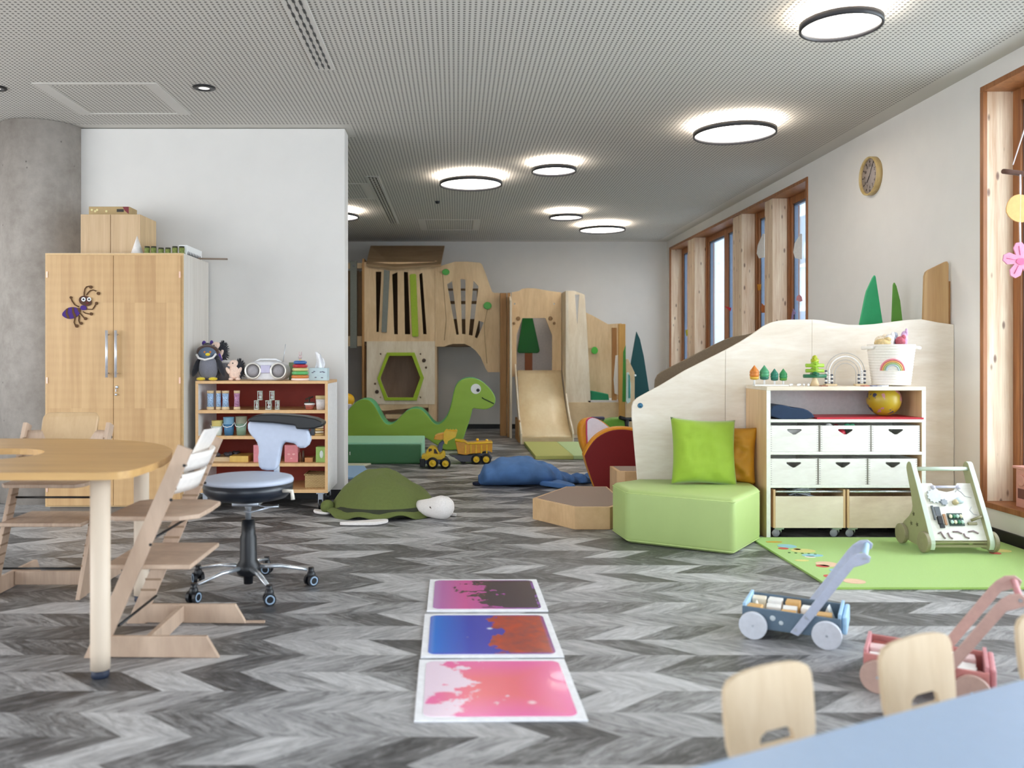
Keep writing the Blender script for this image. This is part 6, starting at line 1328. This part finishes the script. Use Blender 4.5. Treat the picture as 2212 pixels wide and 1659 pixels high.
# ---- activity walker
wk = thing('activity_walker', 'sage green wooden activity walker with white busy board on the rug', 'baby walker', (2.895, 5.08, 0.0135))
SAGE = mat('sage_green_paint', (156, 154, 116), 0.5, var=0.03); SAGEL = mat('pale_sage_edge', (206, 218, 204), 0.5, var=0.02)
for sx_ in (-0.185, 0.155):
    pr = [(-0.150, 0.015), (-0.165, 0.05), (-0.160, 0.09), (0.045, 0.49), (0.065, 0.505), (0.09, 0.50), (0.105, 0.475), (0.10, 0.44), (0.03, 0.26), (0.045, 0.20), (0.16, 0.115), (0.175, 0.085), (0.16, 0.05), (0.10, 0.03)]
    p_ = smooth_loop(pr, 1)
    prs = MB(); prs.prism(p_, 'x', sx_, sx_+0.03, 0, mi_side=1)
    sd_ = obj('side_panel', prs, [SAGE, SAGEL], wk, 0.003)
    for yy, zz_ in ((-0.115, 0.062), (0.135, 0.062)):
        s2x = -1 if sx_ < 0 else 1
        xo = sx_-0.022 if sx_ < 0 else sx_+0.03
        w_ = obj('wheel', MB().tube([(xo, yy, zz_), (xo+0.022, yy, zz_)], 0.060, 28, smooth=False), mat('khaki_wheel', (150, 142, 112), 0.5), wk, 0.003)
    m = MB()
    for yy, zz_ in ((0.02, 0.20), (-0.02, 0.145), (0.045, 0.14)): m.prism([(yy+0.016*math.cos(a*PI/5*1)*(1 if a % 2 == 0 else 0.45), zz_+0.016*math.sin(a*PI/5)*(1 if a % 2 == 0 else 0.45)) for a in range(10)], 'x', sx_-0.0008, sx_+0.0308)
    obj('star_cutout', m, mat('star_dark', (84, 82, 52), 0.6), sd_)
obj('handle_bar', MB().tube([(-0.155, 0.055, 0.462), (0.155, 0.055, 0.462)], 0.012, 12), SAGEL, wk)
tlt = math.atan2(0.19, 0.36)
Mb = rotm(-tlt, 0, 0, (0, -0.135, 0.075))
out_ = [(-0.155, 0), (0.155, 0), (0.155, 0.345), (0.075, 0.345), (0.065, 0.325), (0.045, 0.30), (0.0, 0.29), (-0.045, 0.30), (-0.065, 0.325), (-0.075, 0.345), (-0.155, 0.345)]
busy = obj('busy_board', MB().plate([out_], 'y', 0, 0.012, M=Mb), WHITEW, wk)
obj('top_bar', MB().tube([(-0.085, 0, 0.322), (0.085, 0, 0.322)], 0.008, 10, M=Mb).ell((-0.075, -0.005, 0.318), 0.013, 12, 8, M=Mb).ell((0.075, -0.005, 0.318), 0.013, 12, 8, M=Mb), mat('pale_lilac_grey', (206, 204, 222), 0.4), busy)
gm_ = MB()
gp = [(0.038*(1.15 if (k % 2) else 0.92)*math.cos(2*PI*k/24)-0.085, 0.038*(1.15 if (k % 2) else 0.92)*math.sin(2*PI*k/24)+0.262) for k in range(24)]
gm_.prism(gp, 'y', -0.012, 0.0, M=Mb)
obj('gear', gm_, mat('pale_grey_gear', (206, 210, 216), 0.5), busy)
obj('small_gear', MB().prism([(0.018*(1.2 if (k % 2) else 0.85)*math.cos(2*PI*k/14)-0.038, 0.018*(1.2 if (k % 2) else 0.85)*math.sin(2*PI*k/14)+0.225) for k in range(14)], 'y', -0.016, 0.0, M=Mb), mat('mid_grey_gear', (150, 156, 164), 0.5), busy)
obj('knob', MB().lathe([(0.016, 0), (0.015, 0.02), (0.0001, 0.024)], 16, M=Mb @ rotm(PI/2, 0, 0, (0.03, 0, 0.225))), mat('beige_knob', (196, 180, 140), 0.5), busy)
obj('bell', MB().ell((0.055, -0.012, 0.235), (0.026, 0.014, 0.02), M=Mb), mat('pale_blue_bell', (200, 214, 220), 0.3), busy)
obj('groove_line', MB().tube([(0.05, -0.001, 0.29), (0.065, -0.001, 0.305), (0.085, -0.001, 0.29), (0.10, -0.001, 0.265), (0.135, -0.001, 0.255)], 0.0022, 6, M=Mb).tube([(0.12, -0.001, 0.20), (0.105, -0.001, 0.18), (0.12, -0.001, 0.155), (0.14, -0.001, 0.15)], 0.0022, 6, M=Mb), mat('light_grey_groove', (190, 192, 196), 0.6), busy)
obj('slider', MB().box(-0.118, -0.108, -0.010, 0.0, 0.12, 0.205, M=Mb).box(-0.10, -0.07, -0.004, 0.0, 0.145, 0.20, M=Mb), mat('slate_slider', (92, 98, 104), 0.5), busy)
obj('switch', MB().box(-0.100, -0.075, -0.014, 0.0, 0.095, 0.14, M=Mb).box(-0.095, -0.07, -0.010, 0.0, 0.072, 0.094, M=Mb), BLACK, busy)
obj('wooden_stick', MB().box(-0.062, -0.050, -0.008, 0.0, 0.09, 0.155, M=Mb), wood('stick_wood', (196, 150, 110), (170, 120, 84)), busy)
abm = MB().box(-0.036, 0.05, -0.006, 0.0, 0.085, 0.16, M=Mb)
ab = obj('abacus_plate', abm, mat('dark_abacus_plate', (54, 74, 66), 0.5), busy)
m = MB()
for i in range(4):
    for j in range(2): m.ell((-0.024+i*0.02, -0.014, 0.105+j*0.034), (0.0095, 0.008, 0.012), 10, 6, mi=(i+j) % 3, M=Mb)
obj('abacus_beads', m, [mat('bead_mint', (190, 220, 208), 0.4), mat('bead_cream', (230, 224, 196), 0.4), mat('bead_green', (70, 130, 100), 0.4)], ab)
obj('crank', MB().tube([(0.09, -0.01, 0.115), (0.12, -0.02, 0.125), (0.15, -0.02, 0.135)], 0.008, 8, M=Mb).box(0.07, 0.12, -0.012, 0.0, 0.09, 0.105, M=Mb), mat('olive_grey_crank', (136, 130, 96), 0.5), busy)
m = MB()
for pts in ([(-0.115, 0.04), (-0.10, 0.05), (-0.09, 0.02), (-0.082, 0.01)], [(-0.06, 0.045), (-0.055, 0.02), (-0.04, 0.01)], [(-0.03, 0.05), (0.0, 0.05), (0.02, 0.04)], [(0.03, 0.04), (0.035, 0.02), (0.055, 0.012)], [(0.06, 0.05), (0.09, 0.055), (0.115, 0.04)]):
    m.tube([(a, -0.003, b) for a, b in pts], 0.0048, 6, M=Mb)
obj('puzzle_track', m, mat('rose_grey_track', (150, 130, 136), 0.5), busy)
obj('bottom_rail', MB().box(-0.155, 0.155, -0.135, -0.12, 0.035, 0.048).box(-0.155, 0.155, -0.14, -0.125, 0.060, 0.068), SAGE, wk)

# ---- push carts
def push_cart(label, origin, u, w_, cols, k_=1.0):
    """origin: floor point of the near-left corner; u along the cart, w_ across it away from the camera"""
    body, light, bar, whl = cols
    ang = math.atan2(u[1], u[0])
    t = thing('push_cart', label, 'push cart', (origin[0], origin[1], 0), ang, 'wooden push carts')
    L_, W_ = 0.37*k_, 0.25*k_
    for y in (0.0, W_-0.012):
        obj('side_panel', MB().prism([(0.0, 0.04), (L_, 0.04), (L_, 0.118), (0.0, 0.124)], 'y', y, y+0.012), body, t, 0.003)
    obj('floor_board', MB().box(0.01, L_-0.01, 0.012, W_-0.012, 0.04, 0.05), body, t)
    obj('end_board', MB().box(0.0, 0.012, 0.012, W_-0.012, 0.05, 0.135), light, t, 0.002)
    obj('end_board', MB().box(L_-0.012, L_, 0.012, W_-0.012, 0.05, 0.135), light, t, 0.002)
    obj('bumper', MB().box(L_+0.002, L_+0.02, 0.02, W_-0.02, 0.055, 0.125), light, t, 0.006)
    r = 0.055
    for x in (0.045, L_-0.05):
        for y0 in (-0.026, W_+0.004):
            w2 = obj('wheel', MB().tube([(x, y0, r), (x, y0+0.022, r)], r, 32, smooth=False), whl, t, 0.003)
            yy = y0-0.001 if y0 < 0 else y0+0.022
            obj('axle_cap', MB().tube([(x, yy, r), (x, yy+0.002, r)], 0.005, 10), STEEL, w2)
    for y in (-0.014, W_+0.002):
        a_ = obj('push_arm', MB().prism([(0.185, 0.045), (0.215, 0.035), (0.228, 0.05), (0.415, 0.33), (0.44, 0.34), (0.47, 0.355), (0.475, 0.375), (0.455, 0.39), (0.425, 0.385), (0.40, 0.365), (0.38, 0.34)], 'y', y, y+0.012), bar, t, 0.003)
        obj('bolt', MB().tube([(0.206, y-0.002, 0.058), (0.206, y+0.014, 0.058)], 0.006, 10).tube([(0.245, y-0.002, 0.112), (0.245, y+0.014, 0.112)], 0.006, 10).tube([(0.452, y-0.002, 0.370), (0.452, y+0.014, 0.370)], 0.006, 10), STEEL, a_)
    obj('handle_bar', MB().tube([(0.452, -0.004, 0.370), (0.452, W_+0.004, 0.370)], 0.011, 12), light, t)
    return t
def cart_blocks(t, seed, cols, label):
    r5 = random.Random(seed); M0 = Matrix.Translation(t.location) @ t.rotation_euler.to_matrix().to_4x4()
    n = 0
    for i in range(5):
        for j in range(3):
            x = 0.045+i*0.066; y = 0.05+j*0.068
            cname, c = cols[r5.randrange(len(cols))]
            p = M0 @ Vector((x+r5.uniform(-.006, .006), y, 0.051)); hgt = r5.choice((0.05, 0.06, 0.07))
            shp = MB().box(-0.028, 0.028, -0.028, 0.028, 0, hgt) if r5.random() < 0.7 else MB().prism([(-0.028, 0), (0.028, 0), (0.0, hgt)], 'y', -0.025, 0.025)
            pos = ('front left', 'front', 'middle', 'rear', 'rear right')[i]; side_ = ('near', 'centre', 'far')[j]
            single('toy_block', '%s wooden block in the %s cart, %s %s place' % (cname, label, pos, side_), 'block', shp, mat('block_'+cname.replace(' ', '_'), c, 0.5), p, t.rotation_euler.z+r5.uniform(-.12, .12), 'wooden blocks in the %s cart' % label, 0.003)
cart_cols = (mat('slate_blue_paint', (92, 112, 130), 0.5), mat('light_blue_paint', (168, 204, 232), 0.5), mat('lavender_grey_paint', (178, 186, 206), 0.5), mat('white_grey_paint', (206, 210, 220), 0.5))
c1 = push_cart('blue-grey wooden push cart full of blocks standing before the green rug', (1.170, 3.521), (0.888, -0.46), (0.46, 0.888), cart_cols)
obj('star_print', MB().ell((0.118, -0.0005, 0.09), (0.011, 0.0015, 0.011), 10, 6).ell((0.150, -0.0005, 0.075), (0.009, 0.0015, 0.009), 10, 6), mat('pale_print_star', (196, 206, 212), 0.5), c1)
cart_blocks(c1, 4, (('cream', (238, 226, 204)), ('natural beech', (214, 168, 104)), ('white', (240, 238, 234)), ('cream', (238, 226, 204))), 'blue')
pink_cols = (mat('dusty_rose_paint', (196, 128, 124), 0.5), mat('old_rose_paint', (206, 140, 144), 0.5), mat('rosewood_paint', (196, 160, 150), 0.5), mat('taupe_rose_paint', (186, 154, 142), 0.5))
c2 = push_cart('dusty pink wooden push cart behind the small chairs', (1.40, 2.96), (0.87, -0.49), (0.49, 0.87), pink_cols)
cart_blocks(c2, 8, (('blush', (236, 206, 204)), ('white', (242, 238, 234)), ('white', (242, 238, 234)), ('brick red', (150, 62, 52))), 'pink')

# ---- foreground table and small chairs
tz = 0.46
bt = thing('light_blue_table', 'light blue children table in the blurred right foreground', 'table', (1.1, 1.2, 0))
p0 = Vector((XD(1480, 0.68*FPX/887), 0.68*FPX/887)); p1 = Vector((XD(2212, 0.68*FPX/693), 0.68*FPX/693)); ud = (p1-p0).normalized(); wd_ = Vector((ud.y, -ud.x))
A0 = p0-ud*0.02; B0 = A0+ud*1.35; C0 = B0+wd_*0.70; D0_ = A0+wd_*0.70
tp = [(v.x, v.y) for v in (A0, D0_, C0, B0)]
# small corner radius
obj('tabletop', MB().prism(tp, 'z', tz-0.024, tz), mat('pale_blue_laminate', (158, 178, 204), 0.35, var=0.015), bt, 0.006, True)
for fu, fw_ in ((0.10, 0.08), (1.25, 0.08), (0.10, 0.62), (1.25, 0.62)):
    q = A0+ud*fu+wd_*fw_; obj('leg', MB().lathe([(0.020, 0), (0.026, tz-0.024)], 20, (q.x, q.y, 0)), MAPLE, bt, 0, True)
def small_chair(label, x, y, rz):
    t = thing('small_chair', label, 'chair', (x, y, 0), rz, 'small plywood chairs at the blue table')
    CH = wood('chair_plywood', (220, 200, 172), (198, 174, 142), (1, 1, 0.2), 8, 0.4)
    bk_o = smooth_loop([(-0.108, 0.30), (-0.112, 0.40), (-0.108, 0.455), (-0.075, 0.475), (0.0, 0.483), (0.075, 0.475), (0.108, 0.455), (0.112, 0.40), (0.108, 0.30), (0.085, 0.275), (-0.085, 0.275)], 1)
    hh = [(-0.045, 0.318), (0.045, 0.318), (0.040, 0.338), (0.025, 0.348), (-0.025, 0.348), (-0.040, 0.338)]
    m = MB().plate([bk_o, hh], 'y', 0.0, 0.012)
    m.slice_x([-0.1+0.01*i for i in range(21)])   # split up so that the back can curve
    m.v = [(a*1.16, b+0.9*a*a+(c-0.3)*0.10, c-0.012) for a, b, c in m.v]
    obj('backrest', m, CH, t, 0.003)
    obj('back_frame', MB().box(-0.085, -0.065, 0.013, 0.030, 0.22, 0.30).box(0.065, 0.085, 0.013, 0.030, 0.22, 0.30), CH, t, 0.002)
    obj('seat', MB().prism(rrect(-0.13, 0.13, -0.22, 0.035, 0.03, 4), 'z', 0.243, 0.258), CH, t, 0.004)
    for sx_ in (-1, 1):
        obj('leg', MB().tube([(sx_*0.10, -0.19, 0.245), (sx_*0.115, -0.215, 0.0)], 0.013, 12), CH, t)
        obj('leg', MB().tube([(sx_*0.10, 0.015, 0.245), (sx_*0.115, 0.05, 0.0)], 0.013, 12), CH, t)
    return t
ra_ = math.atan2(ud.y, ud.x)
small_chair('small plywood chair with rounded back at the blue table, left of three', XD(1682, 1.86), 1.86, ra_)
small_chair('small plywood chair with dark grip hole at the blue table, middle of three', XD(2003, 2.06), 2.06, ra_)
small_chair('small plywood chair cut off by the right picture edge', 1.60, 2.29, ra_)

# ---- things at the near window
mb_ = thing('flower_mobile', 'hanging mobile of a twig with cream disc and pink flower by the near window', 'mobile', (XD(2215, 4.95), 4.95, 2.0))
dM = 4.95
obj('twig', MB().tube([P(2167, 370, dM), P(2185, 372, dM+0.02), P(2215, 376, dM), P(2262, 372, dM)], [0.014, 0.015, 0.016, 0.012], 10), mat('brown_twig_bark', (96, 66, 54), 0.8, bump=0.4), mb_, 0, True)
obj('string', MB().tube([P(2188, 356, dM), P(2216, 270, dM), P(2222, 210, dM)], 0.003, 6).tube([P(2204, 376, dM), P(2204, 425, dM), P(2203, 478, dM), P(2204, 535, dM)], 0.0045, 6).tube([(XD(2222, dM), dM, ZD(210, dM)), (XD(2222, dM), dM, ZC)], 0.003, 6), mat('white_string', (236, 230, 236), 0.8), mb_, 0, True)
obj('paper_disc', MB().prism(smooth_loop(px([(2172, 455), (2178, 432), (2195, 419), (2215, 422), (2232, 440), (2232, 462), (2215, 480), (2196, 480), (2180, 470)], dM), 1), 'y', dM-0.004, dM+0.004), mat('cream_orange_paper', (236, 186, 120), 0.8), mb_, 0, True)
fl_c = (2206, 563)
pet = []
for k in range(5):
    a = PI/2+2*PI*k/5+0.15
    for da, r in ((-0.62, 17), (-0.42, 32), (-0.15, 40), (0.15, 40), (0.42, 32), (0.62, 17)): pet.append((fl_c[0]+r*math.cos(a+da), fl_c[1]-r*math.sin(a+da)))
fo = obj('paper_flower', MB().prism(px(pet, dM), 'y', dM-0.004, dM+0.004), mat('pink_paper', (226, 152, 180), 0.8), mb_, 0, True)
obj('flower_centre', MB().prism(px(circ(fl_c[0]-1, fl_c[1]+2, 11, 16, 7), dM), 'y', dM-0.008, dM+0.006), mat('rose_paper', (232, 110, 150), 0.8), fo, 0, True)
m = MB()
for k in range(5):
    a = PI/2+2*PI*k/5+0.15; m.tube([P(fl_c[0]+12*math.cos(a), fl_c[1]-12*math.sin(a), dM-0.005), P(fl_c[0]+32*math.cos(a), fl_c[1]-32*math.sin(a), dM-0.005)], 0.002, 5)
obj('petal_lines', m, mat('rose_line', (216, 110, 150), 0.8), fo, 0, True)
ph = thing('pink_play_stove', 'pink wooden toy cupboard with round and square cut-outs on the window sill', 'toy', (XR+0.155, 5.15, ZW[0]+0.035))
PK = mat('salmon_pink_paint', (206, 150, 138), 0.5)
obj('body', MB().box(-0.085, 0.085, -0.14, 0.14, 0, 0.235), PK, ph, 0.004)
obj('top_board', MB().box(-0.10, 0.09, -0.155, 0.155, 0.235, 0.25), PK, ph, 0.003)
for yy in (0.09, 0.0):
    obj('round_port', MB().lathe([(0.028, 0.0), (0.036, 0.0), (0.036, 0.006), (0.028, 0.006)], 20, M=rotm(0, -PI/2, 0, (-0.085, yy, 0.165))).lathe([(0.0001, 0.001), (0.028, 0.001)], 20, mi=1, M=rotm(0, -PI/2, 0, (-0.085, yy, 0.165))), [PK, mat('dark_port', (110, 66, 60), 0.6)], ph)
    obj('square_port', MB().box(-0.087, -0.084, yy-0.03, yy+0.03, 0.055, 0.115), mat('dark_port', (110, 66, 60), 0.6), ph)
t = thing('white_flower_pot', 'white bead flower ornament on the pink toy cupboard', 'ornament', (XR+0.11, 5.20, ZW[0]+0.285))
obj('stem', MB().lathe([(0.014, 0), (0.010, 0.02)], 12), mat('cream_stem', (226, 220, 196), 0.5), t)
m = MB()
for k in range(6): a = PI/3*k; m.ell((0.0, 0.022*math.cos(a), 0.05+0.022*math.sin(a)), (0.018, 0.016, 0.016), 12, 8)
obj('petals', m, mat('white_pearl', (226, 228, 244), 0.3), t)

# ---- paper decorations hanging in the far window
wd_list = (('red paper bird hanging in the far window', (196, 20, 50), 'bird', 10.9, (1572, 664), [(1565, 661), (1574, 664), (1580, 665), (1578, 672), (1573, 668)]),
           ('orange paper petal at the top of the far window', (206, 140, 40), 'leaf', 9.8, (1640, 622), [(1636, 614), (1644, 614), (1643, 626), (1638, 628)]),
           ('brown paper butterfly hanging in the far window', (176, 96, 34), 'butterfly', 9.75, (1650, 665), [(1646, 655), (1651, 660), (1656, 656), (1657, 675), (1646, 676), (1644, 668)]),
           ('rose paper flower hanging near the window jamb', (214, 150, 158), 'flower', 8.9, (1727, 645), [(1720, 648), (1722, 640), (1727, 636), (1732, 641), (1734, 650), (1728, 652)]),
           ('lilac paper bird low in the window corner', (150, 130, 178), 'bird', 9.0, (1714, 680), [(1709, 692), (1711, 678), (1714, 667), (1720, 677), (1714, 680), (1713, 692)]),
           ('yellow paper leaf in the farthest window bay', (206, 196, 60), 'leaf', 12.9, (1484, 720), [(1481, 713), (1486, 712), (1487, 722), (1483, 727)]),
           ('large white paper drop hanging in the far window', (240, 240, 240), 'paper drop', 9.85, (1644, 540), [(1635, 548), (1637, 530), (1648, 505), (1652, 505), (1652, 556), (1640, 558)]),
           ('tall white paper drop next to the window jamb', (244, 244, 244), 'paper drop', 8.85, (1724, 540), [(1714, 545), (1717, 525), (1730, 505), (1733, 505), (1733, 560), (1718, 558)]))
for lb, c, ct_, d, cc, pts in wd_list:
    X0 = XR+0.17
    q = []
    for a, b in pts:      # every point sits on the window plane
        dd_ = X0*FPX/(a-CX); q.append((dd_, ZD(b, dd_)))
    nme = {'bird': 'paper_bird', 'leaf': 'paper_leaf', 'butterfly': 'paper_butterfly', 'flower': 'paper_flower', 'paper drop': 'paper_drop'}[ct_]
    single(nme, lb, ct_, MB().prism(q, 'x', X0-0.003, X0), mat('paper_'+lb.split()[0]+nme, c, 0.8))
